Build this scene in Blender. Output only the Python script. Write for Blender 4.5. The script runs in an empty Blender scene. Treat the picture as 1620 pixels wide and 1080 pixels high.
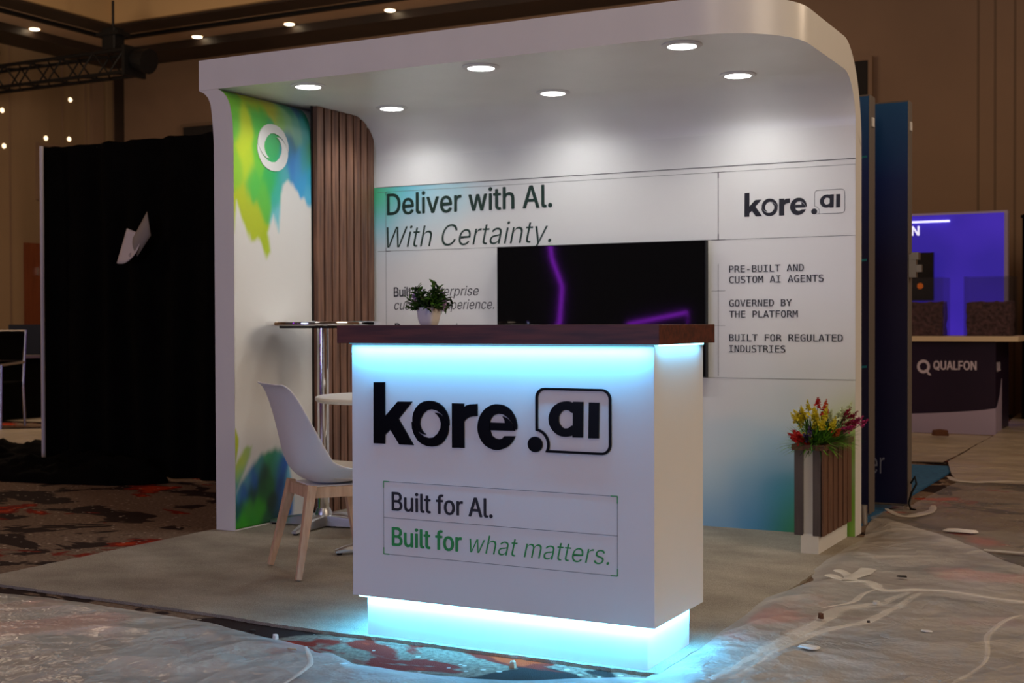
import bpy, bmesh, math, random, os
import numpy as np
from mathutils import Vector, Matrix
random.seed(7)
PI=math.pi
SC=bpy.context.scene
COL=SC.collection
V=Vector

def lin(c):
    return tuple((x/255/12.92 if x/255<=0.04045 else ((x/255+0.055)/1.055)**2.4) for x in c[:3])

# ------------------------------------------------------------------ materials
def mat(name, col=(.8,.8,.8), rough=.5, metal=0, spec=.5, emit=None, es=1, **kw):
    m=bpy.data.materials.new(name); m.use_nodes=True
    b=m.node_tree.nodes['Principled BSDF']
    b.inputs['Base Color'].default_value=(*col,1); b.inputs['Roughness'].default_value=rough
    b.inputs['Metallic'].default_value=metal; b.inputs['Specular IOR Level'].default_value=spec
    if emit: b.inputs['Emission Color'].default_value=(*emit,1); b.inputs['Emission Strength'].default_value=es
    for k,v in kw.items(): b.inputs[k.replace('_',' ')].default_value=v
    return m
def nt(m): return m.node_tree.nodes, m.node_tree.links, m.node_tree.nodes['Principled BSDF']
def tex(m, kind='noise', scale=10, detail=4, stretch=(1,1,1), coord='Object', rough=.5, rot=(0,0,0)):
    N,L,b=nt(m)
    tc=N.new('ShaderNodeTexCoord'); mp=N.new('ShaderNodeMapping'); mp.inputs['Scale'].default_value=stretch
    mp.inputs['Rotation'].default_value=rot
    L.new(tc.outputs[coord],mp.inputs['Vector'])
    if kind=='noise':
        t=N.new('ShaderNodeTexNoise'); t.inputs['Detail'].default_value=detail; t.inputs['Roughness'].default_value=rough
    else:
        t=N.new('ShaderNodeTexVoronoi')
    t.inputs['Scale'].default_value=scale; L.new(mp.outputs[0],t.inputs['Vector'])
    return t
def ramp(m, src, stops, interp='LINEAR'):
    N,L,b=nt(m); r=N.new('ShaderNodeValToRGB'); r.color_ramp.interpolation=interp
    e=r.color_ramp.elements
    while len(e)<len(stops): e.new(.5)
    for k,(p,c) in enumerate(stops): e[k].position=p; e[k].color=(*c,1)
    L.new(src,r.inputs[0]); return r
def mixc(m,fac,a,bb,mode='MIX'):
    N,L,b=nt(m); x=N.new('ShaderNodeMix'); x.data_type='RGBA'; x.blend_type=mode
    for s,v in ((x.inputs[0],fac),(x.inputs[6],a),(x.inputs[7],bb)):
        if hasattr(v,'links') or hasattr(v,'is_linked'): L.new(v,s)
        elif isinstance(v,(int,float)): s.default_value=v
        else: s.default_value=(*v,1)
    return x.outputs[2]
def bump(m, src, strength=.3, dist=.01):
    N,L,b=nt(m); n=N.new('ShaderNodeBump'); n.inputs['Strength'].default_value=strength; n.inputs['Distance'].default_value=dist
    L.new(src,n.inputs['Height']); L.new(n.outputs[0],b.inputs['Normal'])
def noisy(name,c1,c2,scale=8,rough=.5,stretch=(1,1,1),bs=0,bd=.01,detail=5,**kw):
    m=mat(name,c1,rough,**kw); t=tex(m,'noise',scale,detail,stretch)
    r=ramp(m,t.outputs[0],[(.35,c1),(.65,c2)]); N,L,b=nt(m); L.new(r.outputs[0],b.inputs['Base Color'])
    if bs: bump(m,t.outputs[0],bs,bd)
    return m

M={}
M['white']=noisy('white laminate',(.80,.80,.80),(.83,.83,.83),3,.42)
M['wallwhite']=noisy('white print panel',(.80,.80,.79),(.82,.82,.81),2,.38)
M['soffit']=noisy('white soffit',(.82,.82,.80),(.87,.87,.85),2.2,.3)
M['counter']=noisy('white counter laminate',(.80,.80,.81),(.82,.82,.83),3,.45)
M['black']=mat('black acrylic',(.002,.002,.0025),.3,spec=.08)
M['ink']=mat('dark green ink',lin((20,52,42)),.5)
M['ink2']=mat('dark grey ink',lin((45,48,50)),.5)
M['inkblack']=mat('black ink',lin((18,16,24)),.5)
M['inkgreen']=mat('green ink',lin((38,150,72)),.5)
M['line']=mat('hairline ink',lin((105,110,110)),.6)
M['seam']=mat('panel seam',lin((70,72,72)),.6)
M['screen']=mat('television glass',(.003,.003,.004),.04,spec=.5)
M['bezel']=mat('black plastic',(.006,.006,.0065),.5,spec=.25)
def wood(name,a,b_,st,sc=9,rough=.45):
    m=noisy(name,a,b_,sc,rough,st,.15,.002,7); return m
M['walnut']=wood('walnut slat',lin((92,62,48)),lin((138,98,76)),(6,6,.35))
M['walnut2']=wood('dark walnut worktop',lin((62,26,22)),lin((98,46,34)),(.7,9,9),7,.5)
M['walnutp']=wood('walnut planter slat',lin((86,58,46)),lin((120,84,66)),(6,6,.4))
M['walnutd']=wood('charcoal planter slat',lin((78,70,76)),lin((92,84,88)),(6,6,.4))
M['slatback']=mat('slat backing',(.012,.009,.008),.8)
M['beech']=wood('pale beech',lin((196,158,128)),lin((214,180,148)),(8,8,.6),8,.5)
M['chrome']=mat('chrome',(.82,.82,.83),.08,1)
M['chromer']=mat('brushed chrome',(.65,.65,.66),.3,1)
M['shell']=mat('white chair plastic',(.80,.80,.80),.35)
M['pad']=noisy('white leatherette',(.76,.74,.70),(.8,.78,.75),20,.5,bs=.1)
M['cyan']=mat('cyan led strip',(.1,.6,.8),.5,emit=(.25,.85,1),es=9)
M['lens']=mat('downlight lens',(.9,.9,.9),.4,emit=(1,.99,.96),es=14)
M['warmlens']=mat('warm ceiling lamp lens',(.9,.8,.6),.4,emit=(1,.78,.5),es=9)
M['pot']=mat('white ceramic',(.82,.80,.80),.35)
M['leaf']=noisy('green plastic leaf',lin((38,80,22)),lin((84,140,40)),12,.45)
M['leafd']=noisy('dark plastic leaf',lin((22,50,16)),lin((40,80,26)),12,.45)
M['leafl']=mat('light grass blade',lin((110,170,50)),.5)
M['soil']=noisy('dark soil',(.02,.014,.01),(.05,.035,.025),30,.9)
for n,c in dict(yel=(215,200,40),red=(190,24,20),crim=(150,24,60),pur=(60,40,100),vio=(150,105,190),lil=(200,170,215),wht=(205,215,175),org=(205,80,30),pink=(175,40,110)).items():
    M[n]=mat('petal '+n,lin(c),.55)
M['drape']=noisy('black velour',(.0025,.0025,.0025),(.004,.0038,.0035),6,.95,spec=.05)
M['polew']=mat('white painted pole',(.7,.68,.72),.4)
M['paper']=mat('white card',(.78,.74,.72),.7)
M['paperback']=mat('grey board',(.36,.33,.28),.8)
M['pen']=mat('black marker',(.02,.015,.015),.8)

# ------------------------------------------------------------------ object helpers
def link(name,me,m=None,parent=None,smooth=None):
    o=bpy.data.objects.new(name,me); COL.objects.link(o)
    if m is not None: me.materials.append(M[m] if isinstance(m,str) else m)
    if parent is not None: o.parent=parent
    if smooth is not None:
        for p in me.polygons: p.use_smooth=True
        me.set_sharp_from_angle(angle=math.radians(smooth))
    return o
def obj(name,bm,m=None,parent=None,smooth=None,bev=0):
    bmesh.ops.remove_doubles(bm,verts=bm.verts,dist=1e-6)
    bmesh.ops.recalc_face_normals(bm,faces=bm.faces)
    me=bpy.data.meshes.new(name); bm.to_mesh(me); bm.free()
    o=link(name,me,m,parent,smooth)
    if bev:
        d=o.modifiers.new('bevel','BEVEL'); d.width=bev; d.segments=2; d.limit_method='ANGLE'; d.angle_limit=math.radians(40)
    return o
def rawobj(name,bm,m=None,parent=None,smooth=None):
    me=bpy.data.meshes.new(name); bm.to_mesh(me); bm.free()
    return link(name,me,m,parent,smooth)
def thing(name,label,cat,loc=(0,0,0),rz=0,group=None):
    o=bpy.data.objects.new(name,None); COL.objects.link(o); o.location=loc; o.rotation_euler=(0,0,rz); o.empty_display_size=.1
    o['label']=label; o['category']=cat
    if group:o['group']=group
    return o
def tag(o,label=None,cat=None,group=None,kind=None):
    if label:o['label']=label
    if cat:o['category']=cat
    if group:o['group']=group
    if kind:o['kind']=kind
    return o
def struct(o): o['kind']='structure'; return o
def NB(): return bmesh.new()
def box(bm,x0,x1,y0,y1,z0,z1,mx=None):
    vs=[bm.verts.new(V((x,y,z)) if mx is None else mx@V((x,y,z))) for x in(x0,x1) for y in(y0,y1) for z in(z0,z1)]
    for f in((0,1,3,2),(4,6,7,5),(0,4,5,1),(2,3,7,6),(0,2,6,4),(1,5,7,3)): bm.faces.new([vs[i] for i in f])
    return bm
def B(x0,x1,y0,y1,z0,z1): return box(NB(),x0,x1,y0,y1,z0,z1)
def prism(bm,pts,mp,d0,d1):
    """polygon pts (u,v) swept from depth d0 to d1; mp(u,v,d)->xyz"""
    a=[bm.verts.new(mp(u,v,d0)) for u,v in pts]; b=[bm.verts.new(mp(u,v,d1)) for u,v in pts]
    n=len(pts)
    fs=[bm.faces.new(a),bm.faces.new(b[::-1])]
    for i in range(n): bm.faces.new((a[i],b[i],b[(i+1)%n],a[(i+1)%n]))
    for f_ in fs: f_.normal_update()
    bmesh.ops.triangulate(bm,faces=fs,ngon_method='EAR_CLIP')
    return bm
def tube(bm,pts,r,seg=10,cap=True):
    pts=[V(p) for p in pts]; rs=r if isinstance(r,(list,tuple)) else [r]*len(pts)
    rings=[]; prev=None
    for i,p in enumerate(pts):
        t=(pts[min(i+1,len(pts)-1)]-pts[max(i-1,0)]).normalized()
        if prev is None:
            a=V((0,0,1)) if abs(t.z)<.9 else V((1,0,0)); n=t.cross(a).normalized()
        else: n=(prev-t*prev.dot(t)).normalized()
        prev=n; b=t.cross(n)
        rings.append([bm.verts.new(p+(n*math.cos(2*PI*k/seg)+b*math.sin(2*PI*k/seg))*rs[i]) for k in range(seg)])
    for i in range(len(rings)-1):
        for k in range(seg): bm.faces.new((rings[i][k],rings[i][(k+1)%seg],rings[i+1][(k+1)%seg],rings[i+1][k]))
    if cap: bm.faces.new(rings[0][::-1]); bm.faces.new(rings[-1])
    return bm
def lathe(bm,prof,cx=0,cy=0,seg=40,ring=False):
    rings=[[bm.verts.new((cx+r*math.cos(2*PI*k/seg),cy+r*math.sin(2*PI*k/seg),z)) for k in range(seg)] for r,z in prof]
    for i in range(len(rings)-1):
        for k in range(seg): bm.faces.new((rings[i][k],rings[i][(k+1)%seg],rings[i+1][(k+1)%seg],rings[i+1][k]))
    if ring:
        for k in range(seg): bm.faces.new((rings[-1][k],rings[-1][(k+1)%seg],rings[0][(k+1)%seg],rings[0][k]))
        return bm
    bm.faces.new(rings[0][::-1]); bm.faces.new(rings[-1]); return bm
def bar(bm,a,b,wa,wb,up=(0,0,1)):
    """tapered square bar a->b"""
    a=V(a);b=V(b);t=(b-a).normalized(); s=t.cross(V(up)).normalized(); n=s.cross(t)
    A=[bm.verts.new(a+s*x*wa+n*y*wa) for x,y in((-1,-1),(1,-1),(1,1),(-1,1))]
    C=[bm.verts.new(b+s*x*wb+n*y*wb) for x,y in((-1,-1),(1,-1),(1,1),(-1,1))]
    bm.faces.new(A[::-1]);bm.faces.new(C)
    for i in range(4): bm.faces.new((A[i],A[(i+1)%4],C[(i+1)%4],C[i]))
    return bm
def dup(root,loc,rz,label,group=None):
    r=root.copy(); COL.objects.link(r); r.location=loc; r.rotation_euler=(0,0,rz); r['label']=label
    if group:r['group']=group
    for ch in list(root.children):
        c=ch.copy(); COL.objects.link(c); c.parent=r
        for g in list(ch.children):
            d=g.copy(); COL.objects.link(d); d.parent=c
    return r

# ------------------------------------------------------------------ lettering
FD=os.path.join(bpy.utils.resource_path('LOCAL'),'datafiles','fonts')
def font(f):
    try: return bpy.data.fonts.load(os.path.join(FD,f))
    except Exception: return None
FI=font('Inter.woff2'); FM=font('DejaVuSansMono.woff2')
from mathutils.geometry import tessellate_polygon
def _area(P): return sum(P[i].x*P[(i+1)%len(P)].y-P[(i+1)%len(P)].x*P[i].y for i in range(len(P)))/2
def _inside(p,P):
    c=False
    for i in range(len(P)):
        a,b=P[i],P[(i+1)%len(P)]
        if (a.y>p.y)!=(b.y>p.y) and p.x<(b.x-a.x)*(p.y-a.y)/(b.y-a.y)+a.x: c=not c
    return c
def _grow(P,d):
    n=len(P); o=[]
    sg=1 if _area(P)>0 else -1
    for i in range(n):
        a,b,c=P[i-1],P[i],P[(i+1)%n]; e1=V((b.x-a.x,b.y-a.y)); e2=V((c.x-b.x,c.y-b.y))
        if e1.length<1e-9: e1=e2
        if e2.length<1e-9: e2=e1
        e1.normalize(); e2.normalize(); n1=V((e1.y,-e1.x))*sg; n2=V((e2.y,-e2.x))*sg; m=(n1+n2)
        if m.length<1e-6: m=n1
        m.normalize(); k=min(1/max(.35,m.dot(n1)),2.2); o.append(V((b.x+m.x*d*k,b.y+m.y*d*k,0)))
    return o
def glyphs(s,f,off=0,shear=0,space=1):
    """outlines of a line of text, each closed shape filled on its own, strokes thickened or thinned by off"""
    cu=bpy.data.curves.new('t','FONT'); cu.body=s; cu.size=1; cu.shear=shear; cu.space_character=space; cu.dimensions='2D'; cu.fill_mode='NONE'
    if f: cu.font=f
    cu.resolution_u=4
    o=bpy.data.objects.new('t',cu); COL.objects.link(o); bpy.context.view_layer.update()
    me=bpy.data.meshes.new_from_object(o.evaluated_get(bpy.context.evaluated_depsgraph_get()))
    nb={}
    for e in me.edges:
        a,b=e.vertices; nb.setdefault(a,[]).append(b); nb.setdefault(b,[]).append(a)
    seen=set(); loops=[]
    for st in range(len(me.vertices)):
        if st in seen or st not in nb: continue
        lp=[st]; seen.add(st); cur=st
        while True:
            nx=[q for q in nb[cur] if q not in seen]
            if not nx: break
            cur=min(nx) if len(lp)==1 else nx[0]; seen.add(cur); lp.append(cur)
        P=[]
        for k in lp:
            c=me.vertices[k].co
            if not P or (P[-1]-c).length>1e-5: P.append(c.copy())
        if len(P)>1 and (P[0]-P[-1]).length<1e-5: P.pop()
        if len(P)>2: loops.append(P)
    bpy.data.objects.remove(o); bpy.data.curves.remove(cu); bpy.data.meshes.remove(me)
    big=max(loops,key=lambda P:abs(_area(P))); sg=_area(big)>0
    outs=[P for P in loops if (_area(P)>0)==sg]; holes=[P for P in loops if (_area(P)>0)!=sg]
    co=[];fs=[]
    for q,P in enumerate(outs):
        hs=[H for H in holes if _inside(H[0],P)]
        polys=[_grow(P,off)]+[_grow(H,-off) for H in hs]
        flat=[v for pl in polys for v in pl]; n0=len(co)
        co+=[V((v.x,v.y,.0001*(q%2))) for v in flat]
        fs+=[tuple(n0+k for k in t) for t in tessellate_polygon(polys)]
    return co,fs
_cap={}
def text(name,s,f,x0,x1,base,cap,plane,m,parent,off=0,shear=0,thick=.0012,space=1,axis='y'):
    """flat lettering standing `thick` proud of a wall. axis y: wall plane y=plane seen from -y; axis x: wall plane x=plane seen from +x"""
    if f not in _cap:
        c,_=glyphs('H',f); _cap[f]=max(v.y for v in c)
    if f is FI: s=s.replace('I','l')
    co,fs=glyphs(s,f,min(off,-.003),shear,space); off+=.003 if off>0 else 0
    if off>0:   # bolder strokes: the same line of type laid over itself, nudged in a small circle
        c0,f0_=co,fs; co=[];fs=[]
        for k in range(8):
            n0=len(co); dx,dy=off*math.cos(k*PI/4),off*.6*math.sin(k*PI/4)
            co+= [V((v.x+dx,v.y+dy,v.z+.00022*k)) for v in c0]; fs+= [tuple(i+n0 for i in q) for q in f0_]
    mn=min(v.x for v in co); mxx=max(v.x for v in co); sx=(x1-x0)/(mxx-mn); sz=cap/_cap[f]
    bm=NB()
    def P(v,d):
        u=x0+(v.x-mn)*sx; w=base+v.y*sz
        return (u,plane-d-v.z,w) if axis=='y' else (plane+d+v.z,u,w)
    vs=[bm.verts.new(P(v,thick)) for v in co]
    for q in fs:
        try: bm.faces.new([vs[i] for i in q])
        except ValueError: pass
    bmesh.ops.remove_doubles(bm,verts=bm.verts,dist=1e-6)
    g=bmesh.ops.extrude_face_region(bm,geom=bm.faces[:])
    mv=[e for e in g['geom'] if isinstance(e,bmesh.types.BMVert)]
    dv=V((0,thick*.9,0)) if axis=='y' else V((-thick*.9,0,0))
    bmesh.ops.translate(bm,verts=mv,vec=dv)
    return obj(name,bm,m,parent)

# ------------------------------------------------------------------ painted prints (watercolour artwork as colour data)
def inpoly(P,X,Y):
    ins=np.zeros(X.shape,bool); d=np.full(X.shape,1e9); n=len(P)
    for i in range(n):
        x1,y1=P[i][:2]; x2,y2=P[(i+1)%n][:2]
        c=((y1>Y)!=(y2>Y))&(X<(x2-x1)*(Y-y1)/((y2-y1) if y2!=y1 else 1e-9)+x1); ins^=c
        dx,dy=x2-x1,y2-y1; t=np.clip(((X-x1)*dx+(Y-y1)*dy)/(dx*dx+dy*dy+1e-12),0,1)
        d=np.minimum(d,np.hypot(X-x1-t*dx,Y-y1-t*dy))
    return np.where(ins,d,-d)
def rbf(P,X,Y,s,ys=1.6):
    W=np.zeros(X.shape); C=np.zeros(X.shape+(3,))
    for x,y,r,g,b in P:
        w=np.exp(-(((X-x)/s)**2+((Y-y)/(s*ys))**2)/2)+1e-12; W+=w
        C+=w[...,None]*np.array(lin((r,g,b)))
    return C/W[...,None],W
def printgrid(name,us,vs,pos,colf,m,parent):
    U,W=np.meshgrid(us,vs,indexing='ij'); c=colf(U,W)
    nu,nv=U.shape; me=bpy.data.meshes.new(name)
    verts=[pos(U[i,j],W[i,j]) for i in range(nu) for j in range(nv)]
    faces=[(i*nv+j,(i+1)*nv+j,(i+1)*nv+j+1,i*nv+j+1) for i in range(nu-1) for j in range(nv-1)]
    me.from_pydata(verts,[],faces)
    at=me.color_attributes.new('print','FLOAT_COLOR','POINT')
    flat=np.ones((nu*nv,4)); flat[:,:3]=c.reshape(-1,3); at.data.foreach_set('color',flat.ravel())
    o=link(name,me,m,parent)
    for p in me.polygons:p.use_smooth=True
    return o
mp_=mat('watercolour print',(.8,.8,.8),.38); N,L,b_=nt(mp_)
a_=N.new('ShaderNodeVertexColor'); a_.layer_name='print'; L.new(a_.outputs[0],b_.inputs['Base Color'])
M['print']=mp_
MASK_T= [(-0.219, 2.407), (-0.014, 1.705), (0.003, 1.551), (0.023, 1.709), (0.063, 1.639), (0.105, 1.558), (0.136, 1.499), (0.18, 1.525), (0.266, 1.425), (0.29, 1.445), (0.267, 1.543), (0.297, 1.607), (0.323, 1.658), (0.358, 1.548), (0.375, 1.662), (0.384, 1.763), (0.409, 1.835), (0.46, 1.846), (0.553, 1.778), (0.648, 1.727), (0.746, 1.821), (0.752, 2.53)]
PTS_T= [(-0.098, 2.276, 120, 190, 40), (0.028, 2.26, 120, 200, 60), (0.215, 2.265, 190, 205, 40), (0.372, 2.251, 200, 200, 60), (0.515, 2.279, 60, 150, 110), (0.599, 2.272, 30, 90, 150), (0.652, 2.228, 20, 130, 90), (0.027, 2.116, 110, 205, 70), (0.1, 2.09, 200, 225, 50), (0.081, 2.003, 200, 225, 50), (0.214, 2.154, 90, 200, 80), (0.024, 1.877, 150, 210, 60), (0.117, 1.911, 190, 220, 50), (0.194, 1.955, 110, 205, 70), (0.154, 1.817, 90, 200, 80), (0.078, 1.713, 190, 210, 40), (0.171, 1.598, 190, 210, 40), (0.257, 1.456, 180, 205, 30), (0.249, 1.727, 100, 200, 70), (0.299, 1.831, 60, 190, 90), (0.329, 1.883, 50, 190, 110), (0.348, 1.76, 60, 190, 170), (0.363, 1.636, 120, 205, 220), (0.379, 1.863, 60, 180, 170), (0.472, 2.05, 60, 120, 150), (0.473, 2.165, 150, 205, 150), (0.412, 2.182, 150, 205, 110), (0.535, 2.147, 120, 190, 170), (0.619, 2.158, 60, 170, 170), (0.481, 1.95, 60, 140, 220), (0.533, 1.93, 70, 160, 225), (0.451, 2.01, 60, 150, 190), (0.596, 1.962, 60, 170, 190), (0.639, 1.98, 60, 160, 120), (0.574, 1.857, 60, 170, 230), (0.637, 1.772, 90, 190, 230), (0.638, 1.889, 50, 170, 210), (0.311, 2.031, 70, 190, 110), (0.409, 1.866, 90, 190, 200)]
MASK_L1= [(-0.024, 0.564), (0.011, 0.535), (0.033, 0.501), (0.031, 0.461), (0.01, 0.383), (-0.006, 0.345)]
MASK_L2= [(-0.011, 0.345), (0.035, 0.394), (0.077, 0.45), (0.128, 0.433), (0.117, 0.387), (0.086, 0.336), (0.044, 0.274), (-0.002, 0.212)]
MASK_L3= [(-0.012, 0.2), (0.024, 0.249), (0.096, 0.302), (0.148, 0.343), (0.201, 0.379), (0.287, 0.409), (0.364, 0.399), (0.419, 0.345), (0.463, 0.243), (0.49, 0.141), (0.473, 0.038), (0.251, -0.009), (0.155, -0.029), (-0.019, -0.01)]
PTS_L= [(0.011, 0.496, 190, 205, 40), (0.01, 0.383, 190, 205, 40), (0.055, 0.379, 190, 215, 90), (0.107, 0.421, 170, 205, 120), (0.034, 0.308, 150, 205, 130), (0.003, 0.232, 90, 180, 170), (0.034, 0.221, 60, 130, 190), (0.096, 0.275, 90, 170, 190), (0.064, 0.205, 20, 80, 180), (0.137, 0.277, 20, 90, 190), (0.18, 0.334, 60, 150, 150), (0.276, 0.393, 50, 160, 110), (0.308, 0.349, 20, 110, 40), (0.221, 0.275, 10, 70, 50), (0.126, 0.198, 10, 70, 60), (0.232, 0.213, 15, 90, 40), (0.286, 0.234, 15, 100, 40), (0.33, 0.298, 30, 110, 70), (0.363, 0.295, 10, 90, 190), (0.373, 0.211, 10, 70, 130), (0.417, 0.15, 20, 110, 200), (0.451, 0.202, 110, 190, 220), (0.372, 0.086, 15, 90, 150), (0.35, 0.054, 10, 60, 60), (0.306, 0.128, 10, 50, 40), (0.094, 0.121, 60, 150, 40), (0.199, 0.108, 50, 150, 30), (0.053, 0.046, 60, 170, 40), (0.135, 0.062, 50, 150, 40), (0.023, 0.13, 20, 90, 90), (0.251, 0.032, 20, 80, 50), (0.33, 0.346, 60, 170, 160)]
PTS_B= [(0.042, 1.872, 70, 200, 120), (0.051, 1.797, 70, 205, 130), (0.077, 1.702, 110, 200, 215), (0.041, 1.647, 150, 215, 235), (0.141, 1.867, 80, 200, 190), (0.229, 1.87, 90, 200, 225), (0.403, 1.872, 130, 205, 225), (0.574, 1.882, 170, 215, 228), (0.229, 1.751, 150, 205, 225), (0.446, 1.778, 205, 222, 230), (0.228, 1.64, 215, 225, 230), (0.741, 1.873, 215, 225, 232), (0.049, 1.534, 225, 228, 230), (0.905, 1.864, 230, 230, 230), (2.134, 0.713, 225, 228, 230), (2.372, 0.751, 225, 228, 230), (2.665, 0.757, 225, 228, 230), (2.134, 0.45, 205, 222, 232), (2.134, 0.252, 190, 218, 232), (2.134, 0.119, 160, 205, 232), (2.134, 0.004, 130, 190, 230), (2.305, 0.456, 195, 220, 232), (2.304, 0.261, 150, 200, 228), (2.304, 0.13, 110, 180, 225), (2.338, 0.002, 80, 170, 225), (2.438, 0.656, 215, 226, 232), (2.438, 0.397, 150, 200, 228), (2.454, 0.204, 80, 170, 220), (2.454, 0.043, 50, 150, 210), (2.504, 0.465, 170, 205, 228), (2.52, 0.208, 60, 160, 190), (2.513, -0.001, 30, 150, 70), (2.553, 0.146, 40, 160, 110), (2.536, 0.626, 210, 222, 228), (2.569, 0.003, 60, 170, 60), (2.839, 0.478, 130, 190, 40), (2.839, 0.164, 130, 190, 40), (2.839, 0.007, 130, 190, 40), (2.697, 0.155, 80, 180, 50), (2.839, 0.572, 200, 215, 120), (2.792, 0.665, 225, 228, 225), (1.853, -0.016, 170, 210, 232), (1.853, 0.438, 215, 225, 232)]
DLE=12; LED1=5; LED2=5.5; WASH=92; WARM=178; HALL=175; FRONT=.5; AMB=.07
# ================================================================== THE HALL
XL,YB,HC=-11.87,11.07,5.5
def carpetmat():
    m=mat('patterned hall carpet',(.1,.08,.06),.95,spec=.1); N,L,b=nt(m)
    base=ramp(m,tex(m,'noise',60,4).outputs[0],[(.3,lin((92,76,64))),(.7,lin((140,120,104)))]).outputs[0]
    def mask(sc,lo,hi,det=3,off=(0,0,0),st=(1,1,1)):
        tc=N.new('ShaderNodeTexCoord'); mp=N.new('ShaderNodeMapping'); mp.inputs['Location'].default_value=off; mp.inputs['Scale'].default_value=st
        L.new(tc.outputs['Object'],mp.inputs[0]); t=N.new('ShaderNodeTexNoise'); t.inputs['Scale'].default_value=sc; t.inputs['Detail'].default_value=det; t.inputs['Roughness'].default_value=.55; t.inputs['Distortion'].default_value=.6
        L.new(mp.outputs[0],t.inputs['Vector']); r=N.new('ShaderNodeMapRange'); r.inputs[1].default_value=lo; r.inputs[2].default_value=hi
        L.new(t.outputs[0],r.inputs[0]); return r.outputs[0]
    c=mixc(m,mask(1.7,.53,.55,4,(3,1,0),(1,1.5,1)),base,lin((46,34,32)))
    c=mixc(m,mask(1.3,.585,.60,5,(9,4,0),(1,1.5,1)),c,lin((122,36,24)))
    c=mixc(m,mask(1.3,.625,.64,5,(9,4,0),(1,1.5,1)),c,lin((176,60,28)))
    v=N.new('ShaderNodeTexVoronoi'); v.inputs['Scale'].default_value=15; tc=N.new('ShaderNodeTexCoord'); L.new(tc.outputs['Object'],v.inputs['Vector'])
    lt=N.new('ShaderNodeMath'); lt.operation='LESS_THAN'; lt.inputs[1].default_value=.14; L.new(v.outputs[0],lt.inputs[0])
    ml=N.new('ShaderNodeMath'); ml.operation='MULTIPLY'; ml.inputs[1].default_value=.75; L.new(lt.outputs[0],ml.inputs[0])
    c=mixc(m,ml.outputs[0],c,lin((190,175,160)))
    L.new(c,b.inputs['Base Color'])
    bump(m,tex(m,'noise',260,2).outputs[0],.5,.006); return m
M['hallcarpet']=carpetmat()
M['hallwall']=noisy('beige fabric hall wall',lin((132,106,84)),lin((144,116,92)),.6,.7)
M['hallwall2']=noisy('veined stone panel',lin((140,116,88)),lin((158,132,102)),.8,.045,(1,2,.25))
M['ceil']=noisy('hall ceiling plaster',lin((196,166,136)),lin((206,176,146)),.7,.8)
M['ceil2']=mat('cove plaster',lin((190,158,112)),.8)
M['dkwood']=noisy('dark stained timber',lin((40,30,24)),lin((52,38,30)),1.5,.5)
M['groove']=mat('dark groove',lin((112,90,70)),.8)
M['rust']=noisy('red brown timber door',lin((112,56,30)),lin((126,66,36)),3,.4,(6,6,.5))

X1,Y0=11,-13
fl=NB(); box(fl,XL-.3,X1+.3,Y0,YB+.3,-.1,0); struct(obj('floor',fl,'hallcarpet'))
struct(obj('wall_back',B(XL-.2,X1+.2,YB,YB+.2,0,6.6),'hallwall'))
struct(obj('wall_left',B(XL-.2,XL,Y0,YB,0,6.6),'hallwall2'))
struct(obj('wall_right',B(X1,X1+.2,Y0,YB,0,6.6),'hallwall'))
ce=NB(); w=2.1
box(ce,XL,X1,YB-w,YB,HC,HC+.1); box(ce,XL,XL+w,Y0,YB-w,HC,HC+.1)
ceil=struct(obj('ceiling',ce,'ceil'))
up=NB(); box(up,XL+w,X1,Y0,YB-w,6.0,6.1); struct(obj('ceiling_raised',up,'ceil'))
co=NB(); box(co,XL+w-.02,X1,YB-w-.06,YB-w,HC-.02,6.0); box(co,XL+w,XL+w+.06,Y0,YB-w-.06,HC-.02,6.0); struct(obj('trim_1',co,'ceil2'))
t2=NB(); box(t2,XL,X1,YB-.75,YB-.002,HC-.12,HC-.002); box(t2,XL+.002,XL+.75,Y0,YB-.76,HC-.12,HC-.002); struct(obj('trim_2',t2,'dkwood'))
t3=NB(); box(t3,XL+1.65,X1,YB-w,YB-1.65,HC-.05,HC-.001); box(t3,XL+1.65,XL+w,Y0,YB-w-.001,HC-.05,HC-.001); struct(obj('trim_3',t3,'dkwood'))
t4=NB(); box(t4,XL+w+.06,X1,YB-w-.7,YB-w-.07,5.9,6.0-.001); box(t4,XL+w+.07,XL+w+.7,Y0,YB-w-.71,5.9,6.0-.001); struct(obj('trim_4',t4,'dkwood'))
# vertical joints and pilasters of the hall walls
g=NB()
for x in (2.02,2.21,2.43,4.4,6.5): box(g,x-.012,x+.012,YB-.004,YB-.001,0,HC-.12)
struct(obj('trim_5',g,'groove'))
struct(obj('trim_6',B(-11.80,-11.62,YB-.05,YB-.002,0,5.2),'dkwood'))
g=NB()
for y in (10.45,9.95,8.9,7.4,5.9): box(g,XL+.001,XL+.012,y-.015,y+.015,0,HC-.12)
box(g,XL+.001,XL+.06,10.55,10.8,0,5.15); struct(obj('trim_7',g,'hallwall'))
g=NB()
for y0 in (9.0,): box(g,XL+.002,XL+.05,y0+.15,y0+1.3,0,2.36)
dr=struct(obj('door_1',g,'rust'))
hh=NB()
for y in (9.36,9.46): box(hh,XL+.05,XL+.09,y-.012,y+.012,1.86,1.98)
obj('door_handle',hh,'chrome',dr)

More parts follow.
